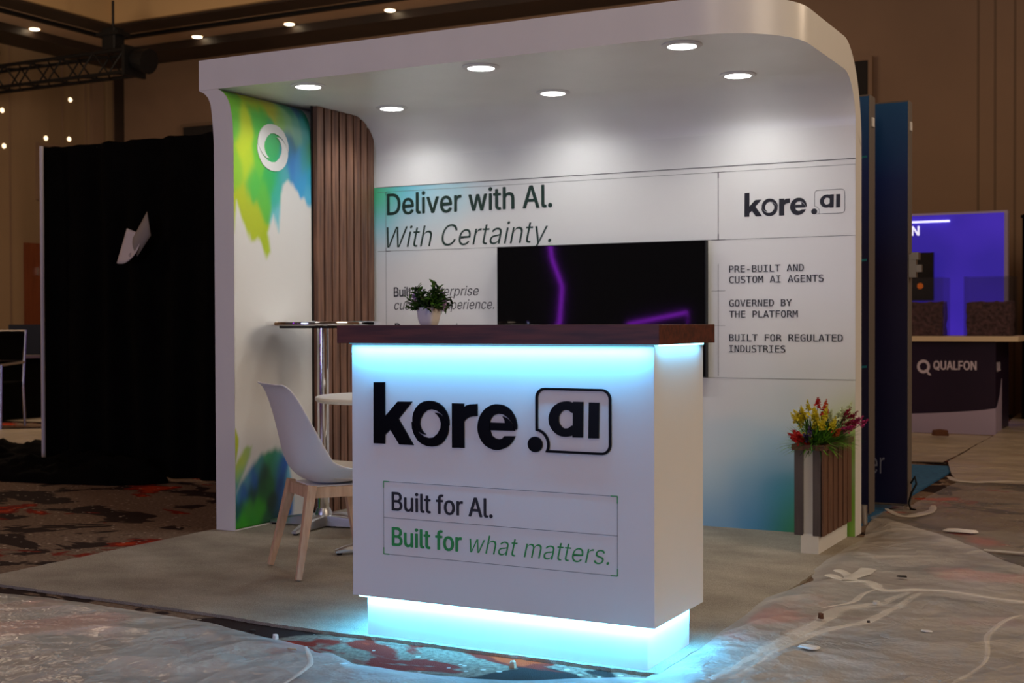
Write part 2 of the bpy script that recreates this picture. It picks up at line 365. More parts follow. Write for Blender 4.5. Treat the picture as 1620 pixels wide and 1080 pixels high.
def lamp(x,y):
    t=thing('ceiling_lamp','small round warm ceiling lamp recessed in the hall ceiling','ceiling lamp',(x,y,HC),0,'hall ceiling lamps')
    return t
LP=[(-11.03,8.65),(-11.03,6.9),(-9.26,10.21),(-7.5,10.21),(-5.735,10.21),(-3.97,10.21)]
LL=['small round ceiling lamp over the left wall, above the black truss','','small round ceiling lamp right of the hall ceiling corner, first in its row','second small round ceiling lamp along the row behind the booth canopy','third small round ceiling lamp, right above the white canopy edge','']
l0=thing('ceiling_lamp',LL[0],'ceiling lamp',(*LP[0],HC),0,'round lamps in the hall ceiling')
obj('trim_ring',lathe(NB(),[(.075,-.001),(.095,-.001),(.095,-.012),(.075,-.012)],seg=24,ring=True),'ceil2',l0)
obj('lens',lathe(NB(),[(.001,-.004),(.074,-.004),(.074,-.016),(.05,-.026),(.001,-.028)],seg=24),'warmlens',l0)
for i in (2,3,4): dup(l0,(*LP[i],HC),0,LL[i],'round lamps in the hall ceiling')
w0=thing('wall_reflection','brightest imitated lamp reflection on the stone wall, high above the black drape','imitated reflection',(XL+.002,10.11,4.725),0,'imitated lamp reflections on the stone wall')
obj('lens',tube(NB(),[(0,0,0),(.02,0,0)],.036,16),mat('dim warm reflection glow',(.9,.8,.6),.4,emit=(1,.78,.5),es=2.2),w0); obj('disc_rim',tube(NB(),[(0,0,0),(.012,0,0)],.044,16),'ceil2',w0)  # emissive discs imitate lamp reflections in the polished stone; no lamps there
for y,z,lb in((8.75,4.36,'imitated lamp reflection on the stone wall at the left picture edge, topmost there'),(8.78,3.82,'imitated lamp reflection on the stone wall at the left picture edge, lowest there'),(9.60,4.04,'imitated lamp reflection just above the dark board, left of two on the stone wall'),(10.08,4.085,'imitated lamp reflection just above the dark board, right of two on the stone wall')): dup(w0,(XL+.002,y,z),0,lb)
def track(name,label,a,b):
    bm=NB(); box(bm,*(min(a[0],b[0])-.04,max(a[0],b[0])+.04,min(a[1],b[1])-.04,max(a[1],b[1])+.04,HC-.05,HC-.001)); tag(obj(name,bm,'bezel'),label,'track')
track('ceiling_track','long black ceiling track running right from the hall corner',(XL+1.4,YB-1.4),(X1,YB-1.4))
track('ceiling_track','long black ceiling track running along the left hall wall',(XL+1.4,Y0),(XL+1.4,YB-1.5))

# truss with two motors
def truss():
    t=thing('lighting_truss','black lattice lighting truss hanging at the top left of the hall','truss',(-12.0,7.95,4.62))
    Lr,h=3.6,.15
    for y in(-h,h):
        for z in(-h,h):
            obj('chord',tube(NB(),[(.15,y,z),(Lr,y,z)],.026,8),'bezel',t)
    bm=NB(); n=12
    for i in range(n):
        xa=.15+(Lr-.15)*i/n; xb=.15+(Lr-.15)*(i+1)/n
        for y in(-h,h): tube(bm,[(xa,y,-h if i%2 else h),(xb,y,h if i%2 else -h)],.012,6)
        for z in(-h,h): tube(bm,[(xa,-h if i%2 else h,z),(xb,h if i%2 else -h,z)],.012,6)
    obj('lattice',bm,'bezel',t)
    obj('end_plate',B(Lr,Lr+.05,-.2,.2,-.2,.2),'bezel',t)
    obj('stage_light',tube(NB(),[(Lr+.05,0,.04),(Lr+.3,0,-.02)],[.12,.17],14),'bezel',t)
    return t
truss()
for x,lb in((-11.3,'black chain motor above the left part of the truss'),(-8.75,'black chain motor above the right end of the truss')):
    t=thing('chain_motor',lb,'chain motor',(x,7.95,4.8),0,'truss motors')
    obj('motor_body',B(-.12,.12,-.1,.1,0,.32),'bezel',t,bev=.02)
    obj('chain',tube(NB(),[(0,0,.32),(0,0,.69)],.018,6),'bezel',t)
    obj('clamp',B(-.2,.2,-.12,.12,.2,.25),'bezel',t)


def panel(name,label,cat,x0,x1,z0,z1,ax='y'):
    t=thing(name,label,cat,((x0+x1)/2,YB-.04,(z0+z1)/2) if ax=='y' else (XL+.04,(x0+x1)/2,(z0+z1)/2),0 if ax=='y' else PI/2)
    w,h=(x1-x0)/2,(z1-z0)/2
    obj('surface',B(-w,w,-.01 ,.035,-h,h),'slatback',t)
    fr=NB(); q=.05
    for a in((-w-q,-w,-h-q,h+q),(w,w+q,-h-q,h+q),(-w,w,h,h+q),(-w,w,-h-q,-h)): box(fr,a[0],a[1],-.03,.037,a[2],a[3])
    obj('frame',fr,'groove' if ax=='y' and x0<-5 else 'hallwall',t)
panel('wall_screen','large dark recessed screen on the far wall, half hidden behind the canopy right end','screen',-1.6,.74,2.9,4.3)
panel('wall_screen','dark screen on the far wall just left of the white booth','screen',-10.28,-7.6,2.6,4.28)
panel('wall_board','dark brown board on the stone wall behind the black drape','board',9.45,10.9,3.1,3.9,'x')

# ================================================================== FLOOR COVERINGS
def edge_interp(E,x):
    for (a,b),(c,d) in zip(E,E[1:]):
        if a<=x<=c: return b+(d-b)*(x-a)/(c-a)
    return E[0][1] if x<E[0][0] else E[-1][1]
m=mat('grey booth carpet',lin((160,154,140)),1,spec=.05); N,L,b=nt(m)
t=tex(m,'noise',3.2,7,(1,1.5,1)); r=ramp(m,t.outputs[0],[(.25,lin((168,160,146))),(.75,lin((206,198,182)))])
t2=tex(m,'noise',380,2); c=mixc(m,.55,r.outputs[0],ramp(m,t2.outputs[0],[(.35,(.25,.25,.25)),(.65,(1,1,1))]).outputs[0],'MULTIPLY')
L.new(c,b.inputs['Base Color']); bump(m,t2.outputs[0],.7,.01); M['pile']=m
bm=NB(); CE=[(-.15,-1.50),(.5,-1.515),(1.2,-1.53),(1.5,-1.555),(1.75,-1.56),(1.9,-1.55),(2.93,-1.548)]
pts=[]; n=160
for i in range(n+1):
    x=-.15+3.08*i/n; pts.append((x,edge_interp(CE,x)+random.uniform(-.004,.004)))
for i in range(90): pts.append((2.93+random.uniform(-.004,.004),-1.54+2.8*(i+1)/91))
pts+= [(2.93,1.26),(-.15,1.26)]
for i in range(60): pts.append((-.15+random.uniform(-.004,.004),1.26-2.7*(i+1)/61))
prism(bm,pts,lambda u,v,d:(u,v,d),.0005,.012)
tag(obj('booth_carpet',bm,'pile'),'flat grey carpet laid under the white booth and counter','carpet')
m=noisy('blue carpet',lin((28,84,128)),lin((40,104,150)),30,.95,bs=.3)
tag(obj('booth_carpet',B(-.2,2.80,1.68,4.78,.0005,.012),m),'bright blue carpet under the dark blue banner towers','carpet')

def plastic(name,alpha0,alpha1,tint,wr=.8):
    m=bpy.data.materials.new(name); m.use_nodes=True; N,L,b=nt(m); out=N['Material Output']
    b.inputs['Base Color'].default_value=(*tint,1); b.inputs['Roughness'].default_value=.30; b.inputs['Specular IOR Level'].default_value=.7
    tr=N.new('ShaderNodeBsdfTransparent'); mx=N.new('ShaderNodeMixShader')
    n1=tex(m,'noise',1.5,6,(1,1,1),rough=.65,rot=(0,0,.5)); n1.inputs['Distortion'].default_value=.15
    n2=tex(m,'noise',5,5,(.5,2.4,1),rough=.6,rot=(0,0,.9))
    r=N.new('ShaderNodeMapRange'); r.inputs[1].default_value=.35; r.inputs[2].default_value=.65; r.inputs[3].default_value=alpha0; r.inputs[4].default_value=alpha1
    L.new(n1.outputs[0],r.inputs[0]); L.new(r.outputs[0],mx.inputs[0]); L.new(tr.outputs[0],mx.inputs[1]); L.new(b.outputs[0],mx.inputs[2]); L.new(mx.outputs[0],out.inputs['Surface'])
    def crease(o,k):
        a=N.new('ShaderNodeMath'); a.operation='SUBTRACT'; a.inputs[1].default_value=.5; L.new(o,a.inputs[0])
        b2=N.new('ShaderNodeMath'); b2.operation='ABSOLUTE'; L.new(a.outputs[0],b2.inputs[0])
        c=N.new('ShaderNodeMath'); c.operation='POWER'; c.inputs[1].default_value=.6; L.new(b2.outputs[0],c.inputs[0])
        d=N.new('ShaderNodeMath'); d.operation='MULTIPLY'; d.inputs[1].default_value=k; L.new(c.outputs[0],d.inputs[0]); return d.outputs[0]
    def facets(sc,wp):
        tc=N.new('ShaderNodeTexCoord'); w=N.new('ShaderNodeTexNoise'); w.inputs['Scale'].default_value=sc*.6; w.inputs['Detail'].default_value=2; L.new(tc.outputs['Object'],w.inputs['Vector'])
        mm=N.new('ShaderNodeMix'); mm.data_type='VECTOR'; mm.inputs[0].default_value=wp; L.new(tc.outputs['Object'],mm.inputs[4]); L.new(w.outputs['Color'],mm.inputs[5])
        v=N.new('ShaderNodeTexVoronoi'); v.inputs['Scale'].default_value=sc; L.new(mm.outputs[1],v.inputs['Vector']); return v.outputs['Distance']
    def mul(o,k):
        d=N.new('ShaderNodeMath'); d.operation='MULTIPLY'; d.inputs[1].default_value=k; L.new(o,d.inputs[0]); return d.outputs[0]
    ad=N.new('ShaderNodeMath'); ad.operation='ADD'; L.new(mul(facets(3.2,.10),1.5),ad.inputs[0]); L.new(mul(facets(10,.06),.4),ad.inputs[1])
    ad2=N.new('ShaderNodeMath'); ad2.operation='ADD'; L.new(ad.outputs[0],ad2.inputs[0]); L.new(crease(n1.outputs[0],.9),ad2.inputs[1])
    bump(m,ad2.outputs[0],wr,.05); return m
M['film1']=plastic('crumpled clear plastic film',.38,.62,(.80,.78,.73),.8)
M['film2']=plastic('thin clear plastic film',.22,.38,(.66,.63,.58),.5)
M['film3']=plastic('layered plastic film',.68,.86,(.60,.53,.42),.5)
M['tape']=noisy('frosted packing tape',(.62,.59,.53),(.72,.69,.62),14,.35,bs=.4)
from mathutils import noise as mno
def sheet(name,us,ts,pos,m,label,lift=.016,amp=.012,group=None,ef=None):
    bm=NB(); G=[]
    for u in us:
        row=[]
        for t in ts:
            x,y=pos(u,t)
            h=abs(mno.noise(V((x*2.2+.7*y,y*2.6-x*.4,3.1))))*amp+abs(mno.noise(V((x*7+y*3,y*6,1.3))))*amp*.35
            k=1 if ef is None else min(1,.12+ef(u,t)/.12); row.append(bm.verts.new((x,y,.003+(lift+h)*k)))
        G.append(row)
    for i in range(len(us)-1):
        for j in range(len(ts)-1): bm.faces.new((G[i][j],G[i+1][j],G[i+1][j+1],G[i][j+1]))
    o=rawobj(name,bm,m,smooth=80); return tag(o,label,'plastic sheet',group)
def span(*seg):
    o=[]
    for a,b,n in seg: o+= [a+(b-a)*i/n for i in range(n)]
    return o+[seg[-1][1]]
FE=[(-8,-1.72),(-1.5,-1.66),(0.1,-1.615),(.47,-1.582),(.9,-1.60),(1.225,-1.62),(1.558,-1.705),(1.75,-1.735),(1.84,-1.80),(1.88,-1.77),(2.02,-1.85),(2.22,-1.855),(2.4,-1.84),(2.55,-1.80),(2.7,-1.70),(2.85,-1.60),(3.0,-1.56),(3.1,-1.56)]
sheet('plastic_sheet',span((-8,-1,30),(-1,3.1,190)),span((0,.25,12),(.25,1.,40),(1.,4,30)),lambda u,t:(u,edge_interp(FE,u)+.01*mno.noise(V((u*9,0,0)))-t*(1 if t>1 else 1)),'film1','wide crumpled clear plastic sheet on the floor in front of the counter',ef=lambda u,t:t)
RE=[(-6,2.92),(-1.62,2.90),(-1.3,2.915),(-.6,2.885),(-.35,2.865),(-.1,2.92),(.12,2.965),(.32,2.88),(.5,2.875),(1.0,2.87),(1.3,2.90),(1.6,2.84),(1.9,2.80),(2.2,2.81),(2.5,2.9),(3.8,2.95)]
def top1(x): return 1.75+(x-3.05)*-1.55 if x<3.75 else .665-(x-3.75)*.9
sheet('plastic_sheet',span((0,.5,26),(.5,1.5,44),(1.5,6,40)),span((0,1,170)),
  lambda u,t:(lambda y:(edge_interp(RE,y)+.008*mno.noise(V((y*8,4,0)))+u*(1),y))(-6+ t*(6+max(top1(2.9+u),-1.5))),'film1','crumpled clear plastic sheet along the right side of the grey carpet, nearest the camera',.022,.014,ef=lambda u,t:u)
sheet('plastic_sheet',span((0,1.2,40),(1.2,7,30)),span((0,1,70)),
  lambda u,t:(lambda y:(edge_interp(RE,y)+u+.01*mno.noise(V((y*7,2,0))),y))(max(top1(2.9+u),-1.5)-.12+t*(3.95-max(top1(2.9+u),-1.5))),'film2','thin see-through plastic sheet over the dark carpet on the right',.012,.012)
R3=[(3.7,2.99),(4.1,2.86),(4.97,2.69),(7.7,2.67),(9,2.6),(11,2.5)]
sheet('plastic_sheet',span((0,1.2,26),(1.2,7,16)),span((0,1,60)),lambda u,t:(edge_interp(R3,3.78+7*t)+u,3.78+7*t+.04*mno.noise(V((u*4,1,0)))*(1-t)),'film3','cloudy plastic sheet far right beside the blue lit booth',.015,.014)
sheet('plastic_sheet',span((-3,2.66,60)),span((4.95,7.55,40)),lambda u,t:(u,t),'film3','cloudy plastic sheet between the blue carpet and the dark counter with the white top',.012,.01)
LQ=[(-3.0,1.9),(-6.05,4.3),(-9.0,1.5),(-6,-1)]
sheet('plastic_sheet',span((0,1,40)),span((0,1,30)),lambda u,t:tuple((1-u)*((1-t)*LQ[0][k]+t*LQ[1][k])+u*((1-t)*LQ[3][k]+t*LQ[2][k]) for k in(0,1)),'film3','cloudy plastic sheet on the floor at the far left beyond the black drape',.012,.01)
sheet('plastic_sheet',span((-11.5,-6.8,20)),span((4.9,10.5,20)),lambda u,t:(u,t+.0*u),'film3','pale floor film at the far left under the black tables',.010,.008)

def filmz(x,y,lift=.022,amp=.014):
    return lift+abs(mno.noise(V((x*2.2+.7*y,y*2.6-x*.4,3.1))))*amp+abs(mno.noise(V((x*7+y*3,y*6,1.3))))*amp*.35
def strip(name,pts,w,m,label,cat,z=.034,th=.003,group=None,wv=.25):
    bm=NB(); P=[]; e_=[pts[0]]+list(pts)+[pts[-1]]; pts=[]
    for k in range(1,len(e_)-2):
        for q in range(8):
            t=q/8; a,b,c,d=e_[k-1:k+3]
            pts.append(tuple(.5*((2*b[j])+(c[j]-a[j])*t+(2*a[j]-5*b[j]+4*c[j]-d[j])*t*t+(3*b[j]-a[j]-3*c[j]+d[j])*t**3) for j in(0,1)))
    pts.append(e_[-1])
    for (a,b),(c,d) in zip(pts,pts[1:]):
        n=max(2,int(math.hypot(c-a,d-b)/.03))
        P+= [(a+(c-a)*i/n,b+(d-b)*i/n) for i in range(n)]
    P.append(pts[-1]); L_=[];
    for i,(x,y) in enumerate(P):
        q=P[min(i+1,len(P)-1)]; p=P[max(i-1,0)]; dx,dy=q[0]-p[0],q[1]-p[1]; l=math.hypot(dx,dy) or 1
        nx,ny=-dy/l,dx/l; ww=w*(1+wv*mno.noise(V((x*12,y*12,2)))); hz=filmz(x,y)+.0015+(z-.034)*.5; ed=1 if 'tape' in name else min(1,i/25,(len(P)-1-i)/25); ww*=.35+.65*ed if 'tape' not in name else 1+.15*mno.noise(V((i*.9,1,1))); th_=th*ed
        L_.append([bm.verts.new((x+nx*k*ww,y+ny*k*ww,hz+e)) for k,e in((-1,-.001),(-.75,th_*.7),(-.2,th_),(.4,th_*.8),(1,-.001))])
    for i in range(len(L_)-1):
        for k in range(4): bm.faces.new((L_[i][k],L_[i+1][k],L_[i+1][k+1],L_[i][k+1]))
    o=rawobj(name,bm,m,smooth=80); return tag(o,label,cat,group)
strip('tape_strip',[(3.02,.13),(3.11,.08),(3.2,.07),(3.28,-.04),(3.45,.03),(3.8,-.03),(4.6,-.16)],.027,'tape','long whitish tape strip running right across the clear plastic','tape')
strip('tape_strip',[(3.03,.25),(3.10,.16),(3.12,.06)],.028,'tape','short tape piece crossing the left end of the long tape strip','tape',.040)
strip('tape_strip',[(3.13,.36),(3.13,.22),(3.11,.12)],.032,'tape','short frosted tape piece pointing to the planter, at the tape crossing','tape',.043)
M['fold']=plastic('folded plastic',.58,.80,(.86,.82,.74),.4)
strip('plastic_fold',[(3.10,-1.62),(3.14,-1.3),(3.17,-.97),(3.20,-.7),(3.22,-.5),(3.32,-.30),(3.38,-.05)],.032,'fold','long pale fold in the plastic film, left one of two','fold',.036,.0015)
strip('plastic_fold',[(3.16,-1.55),(3.20,-1.05),(3.24,-.84),(3.35,-.60),(3.39,-.35),(3.42,-.04)],.024,'fold','pale curved fold in the plastic film, ending at the long tape strip','fold',.036,.0015)
strip('plastic_fold',[(3.15,-.50),(3.22,-.36),(3.23,-.15),(3.26,-.03)],.013,'fold','short fold in the plastic film just below the tape crossing','fold',.038,.0015)
strip('plastic_fold',[(3.74,-1.35),(3.79,-1.0),(3.75,-.62),(3.82,-.28),(4.1,.0)],.012,'fold','thin curved fold in the plastic near the right edge of the picture','fold',.036,.0015)
strip('plastic_fold',[(2.81,2.24),(2.95,2.0),(3.05,2.2),(3.02,2.5)],.035,'fold','bunched plastic edge at the foot of the dark blue tower','fold',.03,.004)
strip('plastic_fold',[(2.86,4.0),(3.0,3.75),(3.35,3.9),(4.4,4.0)],.05,'fold','far bunched plastic edge right of the blue carpet','fold',.03,.004)
strip('plastic_fold',[(1.80,-1.80),(1.95,-1.98),(2.02,-2.2)],.014,'fold','raised cyan lit crease in the plastic left of the counter plinth','fold',.03,.004)

def chip(name,x,y,w,d,h,m,label,cat,seed,rz=0,z=.036,n=9):
    rnd=random.Random(seed); bm=NB()
    pts=[(w*math.cos(2*PI*k/n+rz)*rnd.uniform(.6,1),d*math.sin(2*PI*k/n+rz)*rnd.uniform(.6,1)) for k in range(n)]
    a=[bm.verts.new((x+u,y+v,z)) for u,v in pts]; b=[bm.verts.new((x+u*.86,y+v*.86,z+h*rnd.uniform(.6,1))) for u,v in pts]
    tp=bm.verts.new((x,y,z+h))
    bm.faces.new(a[::-1])
    for k in range(n):
        bm.faces.new((a[k],a[(k+1)%n],b[(k+1)%n],b[k])); bm.faces.new((b[k],b[(k+1)%n],tp))
    tag(obj(name,bm,m,smooth=50),label,cat)
M['shard']=mat('white chipped laminate',(.75,.75,.73),.4); M['crumb']=mat('brown crumb',lin((90,52,30)),.8); M['stone']=mat('tan pebble',lin((180,165,140)),.7); M['dkbit']=mat('dark bit',(.02,.015,.012),.8)
chip('plastic_shard',3.277,-1.117,.045,.028,.008,'shard','white oval shard lying on the plastic at the bottom right','debris',1)
chip('plastic_shard',3.563,-.719,.022,.014,.005,'shard','tiny white chip on the plastic at the right, below the long tape strip','debris',2)
chip('plastic_shard',3.304,.20,.026,.018,.006,'dkbit','small dark oval bit lying just above the long tape strip','debris',3)
chip('dried_flower',3.201,-.691,.014,.014,.02,'crumb','brown crumb like a dried flower on the plastic','debris',4)
chip('gravel_bit',3.363,-.681,.007,.007,.007,'dkbit','tiny dark speck right of the brown crumb','debris',5)
chip('film_scrap',3.320,-.362,.018,.014,.012,'tape','crumpled translucent scrap between the two pale folds','debris',6)
chip('pebble',2.483,-1.648,.016,.014,.022,'stone','round tan pebble on the blue lit carpet in front of the plinth','debris',7,z=.001)
chip('plastic_clip',1.661,-1.777,.014,.011,.018,'shard','small clear square bit on the plastic left of the counter','debris',8,n=5,z=.026)
chip('wood_splinter',1.794,-1.865,.026,.007,.006,'stone','flat pale splinter on the plastic left of the counter','debris',9,z=.026)
chip('wood_splinter',1.45,-1.64,.018,.010,.006,'dkbit','dark thin bit on the red carpet strip left of the counter','debris',19,z=.001)
chip('paper_scrap',3.319,1.549,.11,.04,.012,'paper','torn white paper scrap on the thin plastic at the right','debris',10,.4,.03)
chip('paper_scrap',2.26,7.146,.10,.07,.06,'crumb','crumpled brown scrap in front of the dark counter with the white top','debris',11)
tag(obj('cable_cover',B(3.50,3.86,1.02,1.05,.03,.034),'tape'),'thin straight pale strip on the plastic at the far right','strip')

# ================================================================== THE BOOTH
D=1.26; W=2.865; HS=2.285; HT=2.44
booth=thing('exhibit_booth','white trade show booth with curved canopy, printed walls and walnut slats','booth',(0,0,0))
ZC,YC=2.05,1.02
def cove(n=16): return [(YC+(D-YC)*math.sin(PI/2*i/n),HS-(HS-ZC)*(1-math.cos(PI/2*i/n))) for i in range(n+1)]
def coveo(n=16): return [(YC+(D+.125-YC)*math.sin(PI/2*i/n),HT-(HT-1.95)*(1-math.cos(PI/2*i/n))) for i in range(n+1)]
# canopy slab with rounded front right corner
R=.40; P=[(-.225,0)]
for i in range(17): a=-PI/2+PI/2*i/16; P.append((W-R+R*math.cos(a),R+R*math.sin(a)))
P+=[(W,YC),(-.225,YC)]
bm=NB(); prism(bm,P,lambda u,v,d:(u,v,d),HS,HT)
obj('canopy',bm,'soffit',booth,smooth=25)
pr=cove()[:]+[(D+.125,ZC)][:0]
prof=cove()+coveo()[::-1]
bm=NB(); prism(bm,prof,lambda u,v,d:(d,u,v),-.225,W); obj('canopy_cove',bm,'soffit',booth,smooth=25)
bm=NB(); box(bm,-.125,W,D,D+.125,.0125,1.95); prism(bm,[(D,1.95),(D,ZC),(D+.125*.97,1.96),(D+.125,1.95)],lambda u,v,d:(d,u,v),-.125,W)
obj('back_wall',bm,'wallwhite',booth)
# flared side wall
inn=[(0,.0125),(0,2.02),(-.003,2.09),(-.010,2.15),(-.022,2.20),(-.042,2.24),(-.070,2.268),(-.100,HS-.001)]
outr=[(-.225,HS-.001),(-.19,2.268),(-.165,2.245),(-.148,2.21),(-.140,2.16),(-.132,2.08),(-.127,2.0),(-.125,.0125)]
bm=NB(); prism(bm,inn+outr,lambda u,v,d:(u,d,v),0,YC); prism(bm,[p for p in inn if p[1]<2.1]+[p for p in outr if p[1]<2.1],lambda u,v,d:(u,d,v),YC,D)
obj('side_wall',bm,'wallwhite',booth,smooth=25)
# printed artwork on the side wall
def innx(z):
    for (a,b),(c,d) in zip(inn,inn[1:]):
        if b<=z<=d: return a+(c-a)*(z-b)/(d-b)
    return inn[-1][0]
wc=np.array([.80,.80,.79])
def artcol(Y,Z):
    nz=np.vectorize(lambda y,z:mno.noise(V((y*26,z*5,0)))*.5+mno.noise(V((y*9,z*2.2,4)))*.5)(Y,Z)
    out=np.broadcast_to(wc,Y.shape+(3,)).copy()
    Y2=Y+nz*.016; Z2=Z+nz*.045
    def lay(mask,pts,soft,s,ys):
        nonlocal out
        k=np.clip(inpoly(mask,Y2,Z2)/soft+.5,0,1)[...,None]; k=k*k*(3-2*k)
        c,_=rbf(pts,Y2,Z2,s,ys); out=out*(1-k)+c*k
    lay(MASK_T,PTS_T,.030,.024,1.7)
    lay(MASK_L1,PTS_L,.015,.026,1.5); lay(MASK_L2,PTS_L,.03,.026,1.5); lay(MASK_L3,PTS_L,.045,.024,1.4)
    return out
zs=list(np.linspace(.012,2.0,250))+list(np.linspace(2.01,HS-.004,34))
printgrid('artwork_print',np.linspace(.001,.665,90),np.array(zs),lambda y,z:(innx(z)+.0015,y,z),artcol,'print',booth)
# printed lower back wall
z1,z2,z3,z4=1.884,1.855,1.505,.789
def backcol(X,Z):
    c,wt=rbf(PTS_B,X,Z,.075,1.0); k=wt[...,None]; out=(c*k+wc*.10)/(k+.10); return out
printgrid('gradient_print',np.linspace(.002,W-.002,190),np.linspace(.012,z1,130),lambda x,z:(x,D-.0015,z),backcol,'print',booth)
bm=NB(); box(bm,.035,W,D-.0035,D-.0015,z1-.0015,z1+.0015); obj('panel_seam',bm,'seam',booth)
bm=NB(); y1=D-.0016; y0=D-.0026
def hl(x0,x1,z,t=.0009): box(bm,x0,x1,y0,y1,z-t,z+t)
def vl(x,za,zb,t=.0009): box(bm,x-t,x+t,y0,y1,za,zb)
for z in(z2,z3,z4): hl(.04,W,z)
vl(.098,.3,z2);
bm2=bm; obj('hairlines',bm,'line',booth)
bm=NB(); vl(2.157,z3,z2,.0013); hl(2.12,2.195,z2,.0015); hl(2.12,2.195,z3,.0015); vl(2.157,z2-.03,z2,.0025); vl(2.157,z3,z3+.03,.0025); vl(2.157,.80,1.38,.0007)
for z in(1.24,1.06): hl(2.12,2.195,z,.0007)
vl(.098,z3,z3+.02,.002);hl(.098,.13,z3,.002);vl(.098,z2-.02,z2,.002);hl(.098,.13,z2,.002)
obj('dimension_marks',bm,'seam',booth)
T=D-.0015
text('headline_text','Deliver with AI.',FI,.105,1.198,1.719,.124,T,'ink',booth,.013)
text('headline_text','With Certainty.',FI,.103,1.19,1.524,.124,T,'ink',booth,-.006,.24)
text('small_text','Built for',FI,.152,.370,1.177+.058,.055,T,'ink2',booth,.012)
text('small_text','enterprise',FI,.388,.728,1.235,.055,T,'ink2',booth,-.004,.24)
text('small_text','customer experience.',FI,.155,.829,1.157,.055,T,'ink2',booth,-.004,.24)
text('small_text','P',FI,.158,.196,1.022,.055,T,'ink2',booth,.012)
text('small_text','l',FI,.575,.585,1.022,.055,T,'ink2',booth,-.004,.24)
for s,x1,z in(('PRE-BUILT AND',2.607,1.334),('CUSTOM AI AGENTS',2.707,1.279),('GOVERNED BY',2.545,1.158),('THE PLATFORM',2.576,1.101),('BUILT FOR REGULATED',2.803,.980),('INDUSTRIES',2.512,.923)):
    text('list_text',s,FM,2.216,x1,z,.035,T,'ink2',booth,.003)
# walnut slats following the cove
def covez(y):
    if y<=YC: return HS
    s=min(1,(y-YC)/(D-YC)); return HS-(HS-ZC)*(1-math.sqrt(max(0,1-s*s)))
bm=NB(); prism(bm,[(.655,0.012),(D,0.012),(D,ZC)]+cove()[::-1][1:]+[(.655,HS)],lambda u,v,d:(d,u,v),.0,.004); obj('slat_backing',bm,'slatback',booth)
pitch=(1.245-.672)/8
for i in range(8):
    a=.672+i*pitch; b=a+pitch-.014
    top=[(a+(b-a)*k/6,covez(a+(b-a)*k/6)-.0015) for k in range(7)]
    bm=NB(); prism(bm,[(a,.012),(b,.012)]+top[::-1],lambda u,v,d:(d,u,v),.004,.032); obj('wall_slat',bm,'walnut',booth)
# ring emblem on side wall
def ringpts(cx,cy,rx,ry):
    # two interlocking crescents, from the first letter set below
    return [[(cx+(x-2.136)/.0720*rx,cy+(z-.7445)/.0755*ry) for x,z in P] for P in(O1,O2)]
O1=[(2.067,.749),(2.067,.763),(2.071,.779),(2.081,.796),(2.095,.809),(2.111,.817),(2.129,.82),(2.149,.819),(2.168,.813),(2.185,.802),(2.199,.783),(2.207,.762),(2.208,.741),(2.202,.748),(2.194,.762),(2.18,.777),(2.162,.788),(2.143,.792),(2.124,.789),(2.108,.776),(2.097,.758),(2.095,.742),(2.1,.726),(2.109,.715),(2.119,.708),(2.105,.709),(2.089,.719),(2.076,.733)]
O2=[(2*2.136-a,2*.7445-b) for a,b in O1]
bm=NB()
for Pp in ringpts(.318,2.013,.132,.124): prism(bm,Pp,lambda u,v,d:(d,u,v),.0016,.006)
M['emblem']=mat('white emblem',(.82,.83,.83),.4)
obj('ring_emblem',bm,'emblem',booth)
# logo
K_=[(1.913,.877),(1.957,.878),(1.957,.762),(2.009,.814),(2.065,.815),(2.011,.756),(2.07,.671),(2.015,.671),(1.979,.72),(1.957,.702),(1.956,.671),(1.912,.671)]
R_=[(2.219,.814),(2.263,.814),(2.263,.801),(2.272,.808),(2.286,.812),(2.313,.814),(2.313,.775),(2.298,.774),(2.282,.77),(2.27,.763),(2.263,.755),(2.264,.67),(2.219,.669)]
E1=[(2.457,.736),(2.458,.746),(2.457,.757),(2.454,.768),(2.45,.778),(2.444,.787),(2.438,.795),(2.43,.802),(2.421,.808),(2.411,.812),(2.401,.814),(2.39,.815),(2.379,.815),(2.369,.813),(2.359,.809),(2.349,.803),(2.34,.797),(2.333,.789),(2.326,.78),(2.321,.77),(2.317,.759),(2.315,.748),(2.314,.737),(2.315,.726),(2.318,.716),(2.322,.706),(2.328,.696),(2.335,.688),(2.343,.681),(2.352,.676),(2.362,.672),(2.372,.669),(2.383,.668),(2.394,.669),(2.404,.672),(2.414,.676),(2.424,.681),(2.432,.688),(2.44,.696),(2.446,.705),(2.451,.715),(2.413,.714),(2.405,.706),(2.392,.703),(2.378,.706),(2.366,.714),(2.36,.73),(2.358,.751),(2.362,.767),(2.373,.779),(2.391,.785),(2.41,.783),(2.428,.772),(2.442,.756),(2.451,.736)]
E2=[(2.3595,.756),(2.415,.756),(2.413,.766),(2.406,.777),(2.422,.771),(2.435,.759),(2.445,.745),(2.45,.732),(2.361,.731)]
DOT=[(2.522+.0255*math.cos(k*PI/14),.692+.0245*math.sin(k*PI/14)) for k in range(28)]
